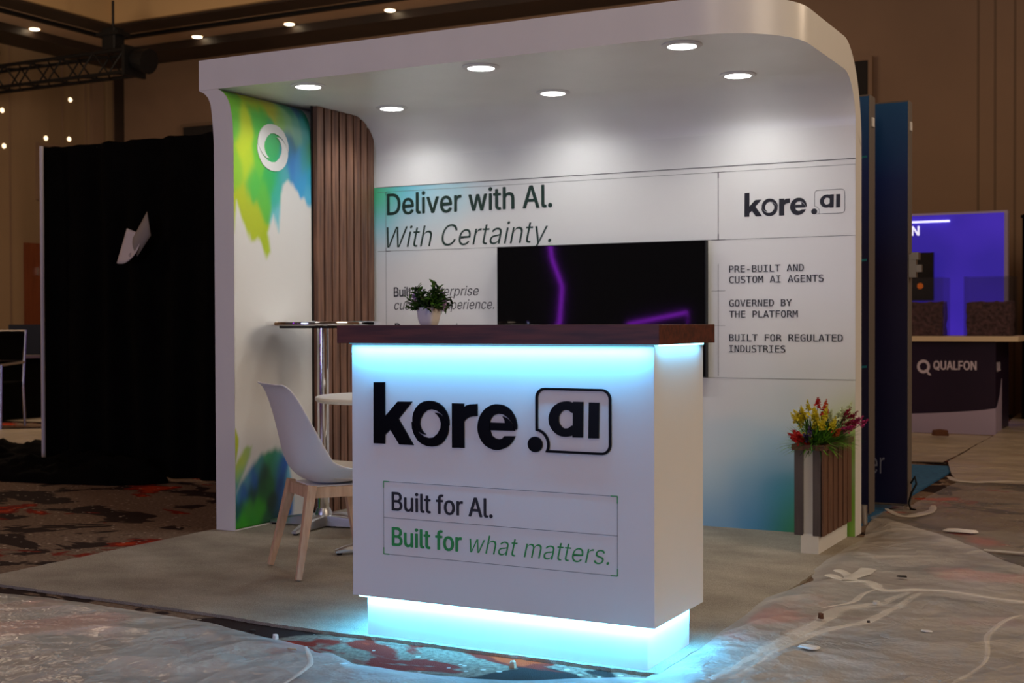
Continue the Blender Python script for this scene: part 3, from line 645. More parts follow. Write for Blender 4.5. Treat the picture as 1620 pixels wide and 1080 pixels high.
A1=[(2.675,.812),(2.669,.818),(2.661,.824),(2.652,.827),(2.643,.83),(2.634,.831),(2.624,.83),(2.614,.828),(2.605,.825),(2.597,.82),(2.589,.815),(2.583,.808),(2.577,.8),(2.574,.791),(2.571,.783),(2.57,.774),(2.571,.764),(2.573,.756),(2.577,.748),(2.583,.74),(2.589,.734),(2.597,.728),(2.605,.724),(2.614,.721),(2.624,.72),(2.633,.72),(2.643,.722),(2.652,.725),(2.661,.729),(2.668,.735),(2.675,.741),(2.655,.7555),(2.648,.755),(2.643,.75),(2.637,.747),(2.63,.746),(2.623,.746),(2.617,.749),(2.612,.754),(2.608,.759),(2.605,.766),(2.605,.774),(2.605,.782),(2.608,.789),(2.612,.795),(2.617,.8),(2.624,.803),(2.63,.804),(2.637,.803),(2.643,.801),(2.648,.796),(2.655,.795)]
A2=[(2.655,.83),(2.689,.83),(2.687,.72),(2.653,.719)]
I_=[(2.709,.829),(2.743,.829),(2.741,.719),(2.707,.718)]
def arc(cx,cy,r,a0,a1,n=8): return [(cx+r*math.cos(math.radians(a0+(a1-a0)*i/n)),cy+r*math.sin(math.radians(a0+(a1-a0)*i/n))) for i in range(n+1)]
def frame_pts(t):
    x0,x1,zt,zb=2.524,2.783,.8715,.6685; r=.032; c=(2.522,.692)
    def ring(d,ra):
        P=[(x0+d,math.sqrt(max(ra**2-(x0+d-c[0])**2,0))+c[1])]
        P+=arc(x0+r,zt-r,r-d,180,90)+arc(x1-r,zt-r,r-d,90,0)+arc(x1-r,zb+r,r-d,0,-90)
        P.append((c[0]+math.sqrt(ra**2-(zb+d-c[1])**2),zb+d))
        a0=math.degrees(math.atan2(P[-1][1]-c[1],P[-1][0]-c[0])); a1=math.degrees(math.atan2(P[0][1]-c[1],P[0][0]-c[0]))
        P+=arc(c[0],c[1],ra,a0,a1,14)[1:-1]; return P
    return ring(0,.043),ring(t,.043+t)
def logo(parent,plane,x0,z0,s,thick,ft,m):
    f=lambda u,v,d:(x0+(u-1.912)*s,plane-d,z0+(v-.668)*s)
    for nm,Ps in(('letter_k',[K_]),('letter_o',[O1,O2]),('letter_r',[R_]),('letter_e',[E1,E2]),('letter_dot',[DOT]),('letter_a',[A1,A2]),('letter_i',[I_])):
        bm=NB()
        for q,Pp in enumerate(Ps): prism(bm,Pp,f,.0002,thick-.0001*q)
        obj(nm,bm,m,parent)
    o,i=frame_pts(ft); bm=NB(); n=len(o)
    vo=[[bm.verts.new(f(*p,d)) for p in o] for d in(.0002,thick)]; vi=[[bm.verts.new(f(*p,d)) for p in i] for d in(.0002,thick)]
    for k in range(n):
        j=(k+1)%n
        bm.faces.new((vo[1][k],vo[1][j],vi[1][j],vi[1][k])); bm.faces.new((vo[0][k],vi[0][k],vi[0][j],vo[0][j]))
        bm.faces.new((vo[0][k],vo[0][j],vo[1][j],vo[1][k])); bm.faces.new((vi[0][k],vi[1][k],vi[1][j],vi[0][j]))
    obj('logo_frame',bm,m,parent)
logo(booth,T,2.298,1.616,.592,.0015,.0026,'inkblack')

# downlights
dl=thing('recessed_downlight','','downlight',(.363,.15,HS),0,'round downlights in the booth canopy')
obj('trim_ring',lathe(NB(),[(.062,0),(.088,0),(.090,-.003),(.084,-.008),(.064,-.010)],seg=40,ring=True),'white',dl,smooth=40)
obj('lens',lathe(NB(),[(.001,-.002),(.062,-.002),(.062,-.007),(.001,-.0075)],seg=40),'lens',dl)
DLX=(.363,1.369,2.373); DLY=(.15,.92)
names=[['front row left downlight, nearest the printed side wall','front row middle downlight in the white canopy','front row right downlight, largest and closest to the rounded corner'],
['back row left downlight, above the walnut slats','back row middle downlight in the white canopy','back row right downlight, above the small wall logo']]
first=True
for j in range(2):
    for i in range(3):
        if first: dl['label']=names[0][0]; first=False
        else: dup(dl,(DLX[i],DLY[j],HS),0,names[j][i])
        ld=bpy.data.lights.new('downlight_beam','SPOT'); ld.energy=DLE; ld.spot_size=math.radians(150); ld.spot_blend=.8; ld.shadow_soft_size=.05; ld.color=(1,.985,.95)
        lo=bpy.data.objects.new('downlight_beam',ld); COL.objects.link(lo); lo.location=(DLX[i],DLY[j],HS-.02)

# television
tv=thing('television','large black flat television on the booth back wall, purple glow reflected','television',(1.5015,1.2,1.147))
obj('body',B(-.605,.605,-.0,.035,-.345,.345),'bezel',tv)
obj('screen',B(-.608,.608,-.012,-.001,-.348,.350),'screen',tv)
fr=NB(); 
for a in((-.6135,-.608,-.355,.355),(.608,.6135,-.355,.355),(-.608,.608,.350,.355),(-.608,.608,-.355,-.348)): box(fr,a[0],a[1],-.014,.02,a[2],a[3])
obj('bezel',fr,'bezel',tv)
obj('wall_mount',B(-.25,.25,.035,.0575,-.2,.2),'bezel',tv)

# ================================================================== RECEPTION COUNTER
k0,k1,f0,f1=1.821,2.923,-1.562,-1.13
ct=thing('reception_counter','white reception counter with walnut top, black raised letters and cyan light','counter',(0,0,0))
obj('body',B(k0,k1,f0,f1,.150,1.008),'counter',ct,bev=.0015)
obj('worktop',B(k0-.036,k1+.030,f0-.036,f1+.03,1.008,1.069),'walnut2',ct,bev=.001)
obj('plinth',B(1.858,2.885,-1.526,-1.16,.0122,.150),'counter',ct)
M['cyan2']=mat('cyan led strip, dim',(.1,.5,.6),.5,emit=(.10,.6,.8),es=.8)
obj('upper_led_strip',B(k0,k1+.004,f0-.014,f0-.004,1.0065,1.0079),'cyan2',ct); obj('upper_led_strip',B(k1+.010,k1+.020,f0+.01,f1-.05,1.003,1.0079),'cyan',ct)
e=NB(); box(e,1.84,2.905,f0+.010,f0+.020,.1445,.1498); box(e,2.900,2.910,-1.54,-1.16,.1445,.1498); box(e,1.832,1.842,-1.54,-1.16,.1445,.1498); obj('lower_led_strip',e,'cyan',ct)
logo(ct,f0,1.912,.668,1.0,.0065,.0075,'black')
text('slogan_text','Built for AI.',FI,1.981,2.367,.449,.061,f0,'inkblack',ct,.012)
text('slogan_text','Built for',FI,1.981,2.252,.331,.061,f0,'inkgreen',ct,.016)
text('slogan_text','what matters.',FI,2.281,2.774,.331,.061,f0,'inkgreen',ct,-.008,.24)
bm=NB(); y1=f0-.0002;y0=f0-.0009
fx0,fx1,fz0,fz1=1.948,2.802,.300,.544
def cl(x0,x1,za,zb): box(bm,x0,x1,y0,y1,za,zb)
t_=.0007
cl(fx0,fx1,fz1-t_,fz1+t_);cl(fx0,fx1,fz0-t_,fz0+t_);cl(fx0-t_,fx0+t_,fz0,fz1);cl(fx1-t_,fx1+t_,fz0,fz1);cl(fx0,fx1,.423-t_,.423+t_)
obj('slogan_frame',bm,'line',ct)
bm=NB(); y0=f0-.0013
q=.022;t_=.0016
for X,sx in((fx0,1),(fx1,-1)):
    for Z,sz in((fz0,1),(fz1,-1)):
        cl(min(X,X+sx*q),max(X,X+sx*q),Z-t_,Z+t_); cl(X-t_,X+t_,min(Z,Z+sz*q),max(Z,Z+sz*q))
obj('corner_marks',bm,'inkgreen',ct)
def area(name,loc,sx,sy,en,col,rot,spread=180):
    ld=bpy.data.lights.new(name,'AREA'); ld.shape='RECTANGLE'; ld.size=sx; ld.size_y=sy; ld.energy=en; ld.color=col; ld.spread=math.radians(spread)
    o=bpy.data.objects.new(name,ld); COL.objects.link(o); o.location=loc; o.rotation_euler=rot; return o
CY=(.08,.52,1.0)
area('led_light',((k0+k1)/2,f0-.024,1.002),1.09,.012,LED1,CY,(0,0,0))
area('led_light',(k1+.018,(f0+f1)/2,1.002),.012,.36,LED1*.05,CY,(0,0,0))
area('led_light',(2.37,-1.546,.143),1.05,.012,LED2,CY,(0,0,0))
area('led_light',(2.905,-1.35,.143),.012,.40,LED2*.40,CY,(0,0,0))
area('led_light',(1.838,-1.35,.143),.012,.40,LED2*.40,CY,(0,0,0))

# potted plant on the counter
pp=thing('potted_plant','small bushy green plant with purple flowers in a white square pot on the counter','plant',(2.005,-1.36,1.069))
def sqpot(bm,prof,seg=40):
    rings=[]
    for w_,z in prof:
        ring=[]
        for k in range(seg):
            a=2*PI*k/seg; c,s=math.cos(a),math.sin(a); n=5.5
            rr=w_/((abs(c)**n+abs(s)**n)**(1/n)); ring.append(bm.verts.new((rr*c,rr*s,z)))
        rings.append(ring)
    for i in range(len(rings)-1):
        for k in range(seg): bm.faces.new((rings[i][k],rings[i][(k+1)%seg],rings[i+1][(k+1)%seg],rings[i+1][k]))
    bm.faces.new(rings[0][::-1]); bm.faces.new(rings[-1]); return bm
obj('pot',sqpot(NB(),[(.024,0),(.0275,.006),(.031,.02),(.0335,.04),(.0345,.060),(.0315,.060),(.031,.052)]),'pot',pp,smooth=50)
def leafshape(bm,p,d,l,w,up=V((0,0,1)),curl=.25,roll=0):
    d=V(d).normalized(); s=d.cross(up)
    if s.length<.05: s=V((1,0,0))
    s.normalize(); n=s.cross(d); s=s*math.cos(roll)+n*math.sin(roll); n=s.cross(d)
    rows=[(0,.15,0),(.3,1,.06),(.6,.85,-.02),(.85,.4,-.12),(1,.02,-.25)]
    pr=None
    for t,ww,h in rows:
        c=V(p)+d*l*t+n*(h*l*curl*2)
        a,b,cc=bm.verts.new(c-s*w*ww/2+n*w*.15),bm.verts.new(c),bm.verts.new(c+s*w*ww/2+n*w*.15)
        if pr: bm.faces.new((pr[0],pr[1],b,a)); bm.faces.new((pr[1],pr[2],cc,b))
        pr=(a,b,cc)
rnd=random.Random(3)
def rdir(lo=.1,hi=1.0,r=rnd):
    a=r.uniform(0,2*PI); z=r.uniform(lo,hi); q=math.sqrt(max(0,1-z*z)); return V((q*math.cos(a),q*math.sin(a),z))
st=NB(); lf=NB(); lf2=NB()
for i in range(80):
    d=rdir(.05,1); L_=rnd.uniform(.045,.085)*(.8+.35*d.z); p0=V((rnd.uniform(-.018,.018),rnd.uniform(-.018,.018),.052)); p1=p0+d*L_
    tube(st,[p0,(p0+p1)/2+V((0,0,.004)),p1],.0012,5)
    for k in range(8):
        t=.35+.65*k/7; q=p0+(p1-p0)*t; dd=(d+rdir(-.6,.6)*1.1).normalized()
        leafshape(lf if rnd.random()<.6 else lf2,q,dd,rnd.uniform(.018,.028),rnd.uniform(.010,.015),roll=rnd.uniform(-.6,.6))
obj('stems',st,'leafd',pp); obj('foliage',lf,'leaf',pp); obj('foliage',lf2,'leafd',pp)
obj('soil',lathe(NB(),[(.001,.050),(.029,.050),(.029,.053),(.001,.054)],seg=20),'soil',pp)
for cx,cy,cz,mm in((-.042,-.02,.075,'vio'),(-.050,-.018,.098,'lil'),(.040,.02,.105,'vio'),(.050,.024,.078,'lil'),(.047,.02,.060,'lil')):
    fb=NB()
    for i in range(22):
        d=rdir(-1,1); p=V((cx,cy,cz))+V((d.x*.3,d.y*.3,d.z))*.008*rnd.random(); leafshape(fb,p,d,.009,.006,roll=rnd.uniform(-1,1))
    obj('flower',fb,mm,pp)

# ================================================================== PLANTER BOX
pb=thing('planter_box','slatted brown and white planter against the booth back wall with mixed plastic flowers','planter',(0,0,0))
x0,x1,y0_,y1_=2.722,2.848,.700,1.235
obj('box',B(x0+.004,x1-.008,y0_+.006,y1_,.10,.487),'white',pb)
obj('base',B(2.748,2.830,.690,1.235,.0122,.10),'white',pb)
rim=NB(); 
for a in((x0-.016,x1+.012,y0_-.016,y0_+.012),(x0-.016,x1+.012,y1_-.012,y1_+.012),(x0-.016,x0+.012,y0_+.012,y1_-.012),(x1-.012,x1+.012,y0_+.012,y1_-.012)): box(rim,*a,.487,.512)
obj('rim',rim,'walnutp',pb)
for a,b_ in((x0-.004,x0+.036),(x1-.044,x1-.003)): obj('front_slat',B(a,b_,y0_-.012,y0_+.005,.095,.487),'walnutd',pb)
for i in range(6):
    ya=y0_-.012+i*.094; obj('side_slat',B(x1-.007,x1+.006,ya,ya+(.068),.095,.487),'walnutp',pb)
obj('soil',B(x0+.013,x1-.013,y0_+.013,y1_-.013,.47,.500),'soil',pb)
rnd=random.Random(11)
gb=NB(); gd=NB(); gl=NB()
def blade(bm,p,d,l,w,droop):
    d=V(d).normalized(); s=d.cross(V((0,0,1)))
    s=s.normalized() if s.length>.05 else V((1,0,0)); pr=None
    for k in range(7):
        t=k/6; c=V(p)+d*l*t+V((0,0,-droop*t*t*l)); ww=w*(1-t**2.2)+.0004
        a,b=bm.verts.new(c-s*ww/2),bm.verts.new(c+s*ww/2)
        if pr: bm.faces.new((pr[0],pr[1],b,a))
        pr=(a,b)
def fdir(y):  # fan outwards, leaning towards the front and sides
    return V((rnd.gauss(0,.75),-.5+rnd.gauss(0,.5)+(y-.7)*1.8,rnd.uniform(.25,1)))
for i in range(1300):
    y=rnd.uniform(.73,1.10); x=rnd.uniform(2.75,2.82)
    blade(rnd.choice((gb,gb,gd,gl)),(x,y,.49),fdir(y),rnd.uniform(.10,.20),rnd.uniform(.006,.013),rnd.uniform(0,.55))
for d,l in(((-.8,-.6,.42),.24),((-.7,-.5,.3),.2),((.75,.0,.3),.2),((.7,.25,.2),.22),((-.6,-.7,.15),.18),((.1,-.1,1),.2),((.2,.2,1),.21)):
    blade(gl,(2.785,.80,.49),d,l,.006,.35)
obj('grass',gb,'leaf',pb); obj('grass',gd,'leafd',pb); obj('grass',gl,'leafl',pb)
def spike(y,d,l,h,m,r=.019):
    l*=1.08; h*=1.25
    p=V((2.785+rnd.uniform(-.02,.02),y,.49)); d=V(d).normalized(); s=NB(); tube(s,[p,p+d*l],.0015,5); 
    f=NB(); 
    for i in range(60):
        t=rnd.random(); q=p+d*(l-h*.3+h*t*.9); rr=r*(1-.75*t); dd=(rdir(-1,1,rnd)+d*.5).normalized()
        leafshape(f,q+dd*rr*.3,dd,rr*.9,rr*.8,roll=rnd.uniform(-1,1))
    o=obj('flower_spike',f,m,pb); so=obj('stem',s,'leafd',o)
for y,d,l,h,m in((.74,(-.45,-.6,.50),.10,.05,'red'),(.73,(-.35,-.6,.38),.09,.05,'red'),(.74,(-.55,-.45,.6),.10,.04,'red'),(.75,(-.15,-.7,.50),.09,.05,'pur'),(.74,(.05,-.6,.65),.10,.06,'pur'),
   (.76,(-.5,-.2,.8),.15,.05,'yel'),(.78,(-.3,-.2,1),.16,.05,'yel'),(.80,(-.55,0,.8),.16,.05,'yel'),(.80,(.15,-.3,1),.12,.06,'yel'),(.78,(.3,-.4,.8),.12,.06,'yel'),(.78,(.0,-.2,1),.15,.06,'yel'),(.82,(-.1,0,1),.17,.05,'yel'),(.84,(.3,-.1,1),.15,.06,'yel'),(.77,(.15,-.7,.5),.09,.04,'yel'),(.86,(.5,-.3,.8),.12,.05,'yel'),
   (.92,(.15,.1,1),.17,.05,'org'),(.86,(.05,.1,1),.19,.04,'red'),(.95,(.45,.1,1),.15,.05,'wht'),(1.0,(.5,.1,1),.14,.05,'wht'),(.9,(.4,-.05,1),.14,.05,'wht'),(1.02,(.5,.15,1),.17,.06,'wht'),(1.0,(.6,.1,1),.16,.05,'crim'),(1.05,(.7,.1,.8),.16,.05,'crim'),(1.05,(.9,.0,.7),.17,.05,'pink'),(1.02,(.7,-.1,.6),.14,.05,'crim'),(.9,(.7,-.3,.5),.12,.04,'org'),(.98,(.8,-.1,.55),.13,.05,'pink'),(.82,(-.35,.1,.9),.14,.04,'pur')):
    spike(y,d,l,h,m)
    if m!='pur': spike(y+.03,(d[0]+rnd.uniform(-.25,.25),d[1]+rnd.uniform(-.2,.3),d[2]),l*rnd.uniform(.75,.95),h,m)

# ================================================================== BAR TABLE, LOW TABLE, CHAIRS
bt=thing('bar_table','tall round chrome bar table standing against the printed side wall','table',(.315,.33,.0122))
obj('table_top',lathe(NB(),[(.001,1.052),(.288,1.052),(.296,1.056),(.298,1.064),(.296,1.072),(.288,1.076),(.001,1.076)],seg=64),'chrome',bt,smooth=40)
obj('mounting_plate',B(-.16,.16,-.16,.16,1.040,1.052),'bezel',bt)
obj('pole',lathe(NB(),[(.030,.06),(.030,1.04)],seg=32),'chrome',bt,smooth=40)
obj('hub',lathe(NB(),[(.040,.012),(.046,.03),(.046,.07),(.034,.10)],seg=32),'chromer',bt,smooth=40)
def foot(bm,a,L_,z0=0.0,w=.026):
    c,s=math.cos(a),math.sin(a)
    prof=[(0,.030,.070),(.35,.024,.062),(.8,.017,.040),(1,.013,.024)]
    pr=None
    for t,hw,zt in prof:
        x=.03+(L_-.03)*t
        q=[V((x*c-yy*s,x*s+yy*c,zz)) for yy,zz in((-hw,.010),(hw,.010),(hw,zt-.008),(hw*.6,zt),(-hw*.6,zt),(-hw,zt-.008))]
        vs=[bm.verts.new(v) for v in q]
        if pr:
            for k in range(6): bm.faces.new((pr[k],pr[(k+1)%6],vs[(k+1)%6],vs[k]))
        else: bm.faces.new(vs[::-1])
        pr=vs
    bm.faces.new(pr); return bm
for k in range(4):
    a=math.radians(188)+k*PI/2
    f=obj('base_leg',foot(NB(),a,.315),'chromer',bt,smooth=40)
    obj('glide',lathe(NB(),[(.012,0),(.014,.010)],.295*math.cos(a),.295*math.sin(a),12),'bezel',f)
lt=thing('low_table','round white cafe table with chrome foot beside the white chair','table',(1.03,-.12,.0122))
obj('table_top',lathe(NB(),[(.001,.700),(.335,.700),(.346,.706),(.350,.715),(.346,.724),(.335,.728),(.001,.728)],seg=64),'shell',lt,smooth=40)
obj('pole',lathe(NB(),[(.028,.06),(.028,.70)],seg=24),'chrome',lt,smooth=40)
for k in range(4): 
    a=math.radians(232)+k*PI/2
    f=obj('base_leg',foot(NB(),a,.27),'chromer',lt,smooth=40)
    obj('glide',lathe(NB(),[(.012,0),(.014,.010)],.25*math.cos(a),.25*math.sin(a),12),'bezel',f)

def chair():
    t=thing('cafe_chair','','chair',(0,0,0))
    # centre line of the shell: (y,z,half width, edge lift)
    C_=[(-.268,.800,.150,.0),(-.272,.806,.175,.002),(-.262,.800,.190,.008),(-.248,.780,.205,.018),(-.236,.740,.218,.030),(-.222,.690,.228,.042),(-.210,.630,.234,.062),(-.199,.570,.236,.082),(-.186,.505,.236,.100),(-.162,.440,.235,.112),(-.115,.395,.234,.108),(-.045,.376,.234,.094),(.04,.378,.234,.074),(.12,.392,.230,.050),(.185,.410,.222,.024),(.225,.418,.208,.004),(.236,.406,.190,0)]
    n=18; bm=NB(); G=[]
    for i,(y,z,hw,e) in enumerate(C_):
        a=C_[max(i-1,0)]; b=C_[min(i+1,len(C_)-1)]; ty,tz=b[0]-a[0],b[1]-a[1]; l=math.hypot(ty,tz); ny,nz=-tz/l,ty/l   # normal towards the sitter
        if nz<0 and i>9: ny,nz=-ny,-nz
        if i<=9 and ny<0: ny,nz=-ny,-nz
        row=[]
        for k in range(n+1):
            u=-1+2*k/n; lift=e*abs(u)**2.6; x=hw*math.copysign(abs(u)**.95,u)
            row.append(bm.verts.new((x,y+ny*lift,z+nz*lift)))
        G.append(row)
    for i in range(len(G)-1):
        for k in range(n): bm.faces.new((G[i][k],G[i][k+1],G[i+1][k+1],G[i+1][k]))
    o=rawobj('seat_shell',bm,'shell',t,smooth=80)
    d=o.modifiers.new('s','SOLIDIFY'); d.thickness=.009; d.offset=0
    d=o.modifiers.new('u','SUBSURF'); d.levels=1; d.render_levels=2
    # pad
    bm=NB(); rings=[]
    for r_,z in((.150,.392),(.172,.404),(.166,.420),(.12,.428),(.001,.430)):
        rings.append([bm.verts.new((r_*math.copysign(abs(math.cos(a))**.75,math.cos(a)),.03+r_*.95*math.copysign(abs(math.sin(a))**.75,math.sin(a)),z+(.02*max(0,-math.sin(a))*r_/.19))) for a in [2*PI*k/32 for k in range(32)]])
    for i in range(4):
        for k in range(32): bm.faces.new((rings[i][k],rings[i][(k+1)%32],rings[i+1][(k+1)%32],rings[i+1][k]))
    bm.faces.new(rings[0][::-1]); bm.faces.new(rings[-1]); obj('seat_pad',bm,'pad',t,smooth=60)
    for sx in(-1,1):
        for sy in(-1,1):
            o=obj('leg',bar(NB(),(sx*.135,sy*.125,.378),(sx*.205,sy*.205,0),.021,.012,up=(0,1,0)),'beech',t,bev=.003)
    for sy in(-1,1): obj('cross_rail',B(-.125,.125,sy*.128-.011,sy*.128+.011,.325,.372),'beech',t)
    for sx in(-1,1): obj('side_rail',B(sx*.138-.010,sx*.138+.010,-.118,.118,.327,.372),'beech',t)
    obj('bracket',B(-.12,.12,-.115,.115,.368,.376),'shell',t)
    return t
ch=chair(); ch['label']='white moulded chair with pale wooden legs left of the counter'; ch['group']='white chairs with wooden legs'
A=V((.756,-.666)); Bv=V((1.087,-.903)); mid=(A+Bv)/2; f=V((.581,.814)); cc=mid+f*.205
ch.location=(cc.x,cc.y,.0155); ch.rotation_euler=(0,0,math.atan2(f.y,f.x)-PI/2)
f2=V((.25,-.97)); dup(ch,(.83,.42,.0155),math.atan2(f2.y,f2.x)-PI/2,'second white chair, mostly hidden behind the counter at the low white table')

# ================================================================== BLACK DRAPE, LEFT
def drape(name,xa,xb,y,z0,z1_,label,seed,pole=True,sag=.0,rz=0):
    t=thing(name,label,'drape',(xa,y,0),rz)
    rn=random.Random(seed); Wd=xb-xa; nx=int(Wd*70); nz=24; bm=NB(); G=[]
    for i in range(nx+1):
        u=i/nx; row=[]
        for j in range(nz+1):
            v=j/nz; z=z0+(z1_-z0)*v+ .008*mno.noise(V((u*30,3,seed)))*v
            off=.035*math.sin(u*Wd*21+2.2*mno.noise(V((u*6,v*.8,seed))))*(1-.35*v)+.03*mno.noise(V((u*9,v*2,seed)))
            row.append(bm.verts.new((u*Wd,-off-.05,z)))
        G.append(row)
    for i in range(nx):
        for j in range(nz): bm.faces.new((G[i][j],G[i+1][j],G[i+1][j+1],G[i][j+1]))
    rawobj('fabric',bm,'drape',t,smooth=80)
    if pole:
        obj('upright',tube(NB(),[(.085,-.13,0),(.085,-.13,z1_+.0)],.015,12),'polew',t,smooth=40)
        obj('upright',tube(NB(),[(Wd,.02,0),(Wd,.02,z1_-.03)],.022,12),'polew',t,smooth=40)
        obj('base_plate',B(-.2,.2,-.2,.2,0,.008),'bezel',t)
    obj('crossbar',tube(NB(),[(-.02,0,z1_-.02),(Wd,0,z1_-.02)],.018,10),'bezel',t,smooth=40)
    return t
drape('pipe_and_drape',-3.10,-.35,1.62,.02,2.36,'black velour drape on white poles left of the white booth',3)
# dark return panel behind
drape('pipe_and_drape',2.66,4.6,9.85,.02,2.24,'black drape at the right edge beside the blue lit wall',8,pole=False)
def lump(name,cx,cy,sx,sy,h,seed,label,rz=0):
    bm=NB(); G=[]; n=46
    for i in range(n+1):
        row=[]
        for j in range(n+1):
            u=-1+2*i/n; v=-1+2*j/n; r=math.hypot(u,v); k=max(0,1-r**2.2)
            bx,by=u*sx,v*sy; q=1+.3*mno.noise(V((u*2,v*2,seed)))
            z=h*k**.6*(.55+.6*abs(mno.noise(V((u*2.4,v*2.4,seed)))+.3)+.35*abs(mno.noise(V((u*8,v*5,seed)))))
            if r>1: bx/=r;by/=r
            row.append(bm.verts.new((cx+bx*q*math.cos(rz)-by*math.sin(rz),cy+bx*q*math.sin(rz)+by*math.cos(rz),.004+z)))
        G.append(row)
    for i in range(n):
        for j in range(n):
            try: bm.faces.new((G[i][j],G[i+1][j],G[i+1][j+1],G[i][j+1]))
            except ValueError: pass
    tag(rawobj(name,bm,'drape',smooth=80),label,'cloth')
lump('folded_drape',-2.65,1.30,.85,.26,.18,4,'heap of black cloth lying along the foot of the drape',.12)
lump('folded_drape',-3.95,1.75,.9,.42,.20,9,'heap of black cloth spilling left past the drape pole',.45)
# card sign on the drape
sg=thing('paper_sign','curled white card marked 6 pinned crookedly to the black drape','sign',(-2.10,1.49,1.66))
def card(name,grid,m):
    bm=NB(); G=[[bm.verts.new(p) for p in row] for row in grid]
    for i in range(len(G)-1):
        for j in range(len(G[0])-1): bm.faces.new((G[i][j],G[i+1][j],G[i+1][j+1],G[i][j+1]))
    o=rawobj(name,bm,m,sg,smooth=80); d=o.modifiers.new('s','SOLIDIFY'); d.thickness=.0015; return o
a0,a1,b0,b1=(-.074,.078),(.030,.045),(-.171,-.160),(.052,-.140)
g1=[]
for i in range(9):
    u=i/8; row=[]
    for j in range(9):
        v=j/8; x=(a0[0]*(1-u)+a1[0]*u)*v+(b0[0]*(1-u)+b1[0]*u)*(1-v); z=(a0[1]*(1-u)+a1[1]*u)*v+(b0[1]*(1-u)+b1[1]*u)*(1-v)
        x+=.035*math.sin(PI*v)*u; z-=.018*math.sin(PI*u)*(1-v); z+=.03*(1-v)*u*u; row.append((x,-.02-.05*u*(1-v)-.01*u,z))
    g1.append(row)
card('front_sheet',g1,'paper')
c0,c1,d0,d1=(.005,.005),(.045,-.12),(.118,.185),(.150,.02)
g2=[[((c0[0]*(1-u)+c1[0]*u)*(1-v)+(d0[0]*(1-u)+d1[0]*u)*v+.018*math.sin(PI*u)*v,-.045+.02*v-.02*math.sin(PI*u),(c0[1]*(1-u)+c1[1]*u)*(1-v)+(d0[1]*(1-u)+d1[1]*u)*v) for u in [i/6 for i in range(7)]] for v in [j/6 for j in range(7)]]
card('curled_sheet',g2,'paperback')
co,fs=glyphs('6',FI,.0); bm=NB()
cr,sr=math.cos(-.35),math.sin(-.35)
vs=[bm.verts.new((.004+(v.x*.055)*cr-(v.y*.055)*sr,-.088-.0,-.118+(v.x*.055)*sr+(v.y*.055)*cr)) for v in co]
for q in fs: bm.faces.new([vs[i] for i in q])
obj('digit',bm,'pen',sg)

# ================================================================== FAR LEFT TABLES AND CHAIRS
def table_cloth():
    t=thing('draped_table','table under a black cloth at the far left edge','table',(-8.0,5.15,0))
    obj('table_top',B(-.9,.7,-.35,.35,.70,.73),'chromer',t)
    bm=NB(); prism(bm,[(-.9,.02),(.62,.02),(.52,.70),(-.9,.70)],lambda u,v,d:(u,d,v),-.34,.34); obj('cloth',bm,'drape',t)
table_cloth()
def frame_chair(loc,rz,label):
    t=thing('stacking_chair',label,'chair',loc,rz,'black chairs with chrome frames')
    for sx in(-1,1):
        obj('back_leg',tube(NB(),[(sx*.24,.25,0),(sx*.24,.22,.45),(sx*.24,.28,1.02)],.014,8),'chromer',t)
        obj('front_leg',tube(NB(),[(sx*.24,-.24,0),(sx*.24,-.22,.66)],.014,8),'chromer',t)
        obj('arm',tube(NB(),[(sx*.24,-.22,.66),(sx*.24,.25,.68)],.014,8),'chromer',t)
    obj('seat',B(-.24,.24,-.24,.24,.42,.48),'drape',t,bev=.015)
    obj('backrest',B(-.23,.23,.245,.275,.70,1.0),'drape',t)
    obj('back_rail',tube(NB(),[(-.24,.28,1.01),(.24,.28,1.01)],.012,8),'chromer',t)
    obj('back_rail',tube(NB(),[(-.24,.26,.70),(.24,.26,.70)],.012,8),'chromer',t)
    return t
c1_=frame_chair((-6.86,4.28,0),math.radians(20),'black stacking chair with chrome frame cut by the left picture edge')
bb=NB(); box(bb,-.75,.42,-.02,.02,.60,1.08)
t=thing('folding_screen','low navy panel standing behind the black stacking chair','panel',(-8.15,6.3,0)); obj('board',bb,mat('navy fabric',lin((18,26,44)),.9),t)
for x in(-.5,.3): obj('post',B(x-.015,x+.015,-.015,.015,0,.6),'chromer',t)
tag(obj('green_mat',B(-11.6,-9.5,6.8,8.4,.03,.04),mat('green mat',lin((120,140,30)),.9)),'yellow green mat on the floor at the far left','mat')

# ================================================================== DARK BLUE TOWERS, RIGHT
m=mat('dark blue banner print',(.01,.01,.05),.45); N,L,b=nt(m)
tc=N.new('ShaderNodeTexCoord'); sp=N.new('ShaderNodeSeparateXYZ'); L.new(tc.outputs['Object'],sp.inputs[0])
nz=tex(m,'noise',1.3,2); mt=N.new('ShaderNodeMath'); mt.operation='MULTIPLY_ADD'; mt.inputs[1].default_value=.5; L.new(nz.outputs[0],mt.inputs[0]); L.new(sp.outputs[2],mt.inputs[2])
mr=N.new('ShaderNodeMapRange'); mr.inputs[1].default_value=0; mr.inputs[2].default_value=2.6; L.new(mt.outputs[0],mr.inputs[0])
r=ramp(m,mr.outputs[0],[(0,lin((14,20,62))),(.3,lin((12,12,58))),(.62,lin((22,16,62))),(.85,lin((20,44,112))),(1,lin((18,84,142)))]); L.new(r.outputs[0],b.inputs['Base Color']); M['bluep']=m
M['towerside']=mat('grey aluminium edge',lin((104,96,92)),.5)
M['cyanink']=mat('teal printed stripe',lin((20,120,140)),.5); M['faded']=mat('pale lettering',lin((120,125,150)),.5)
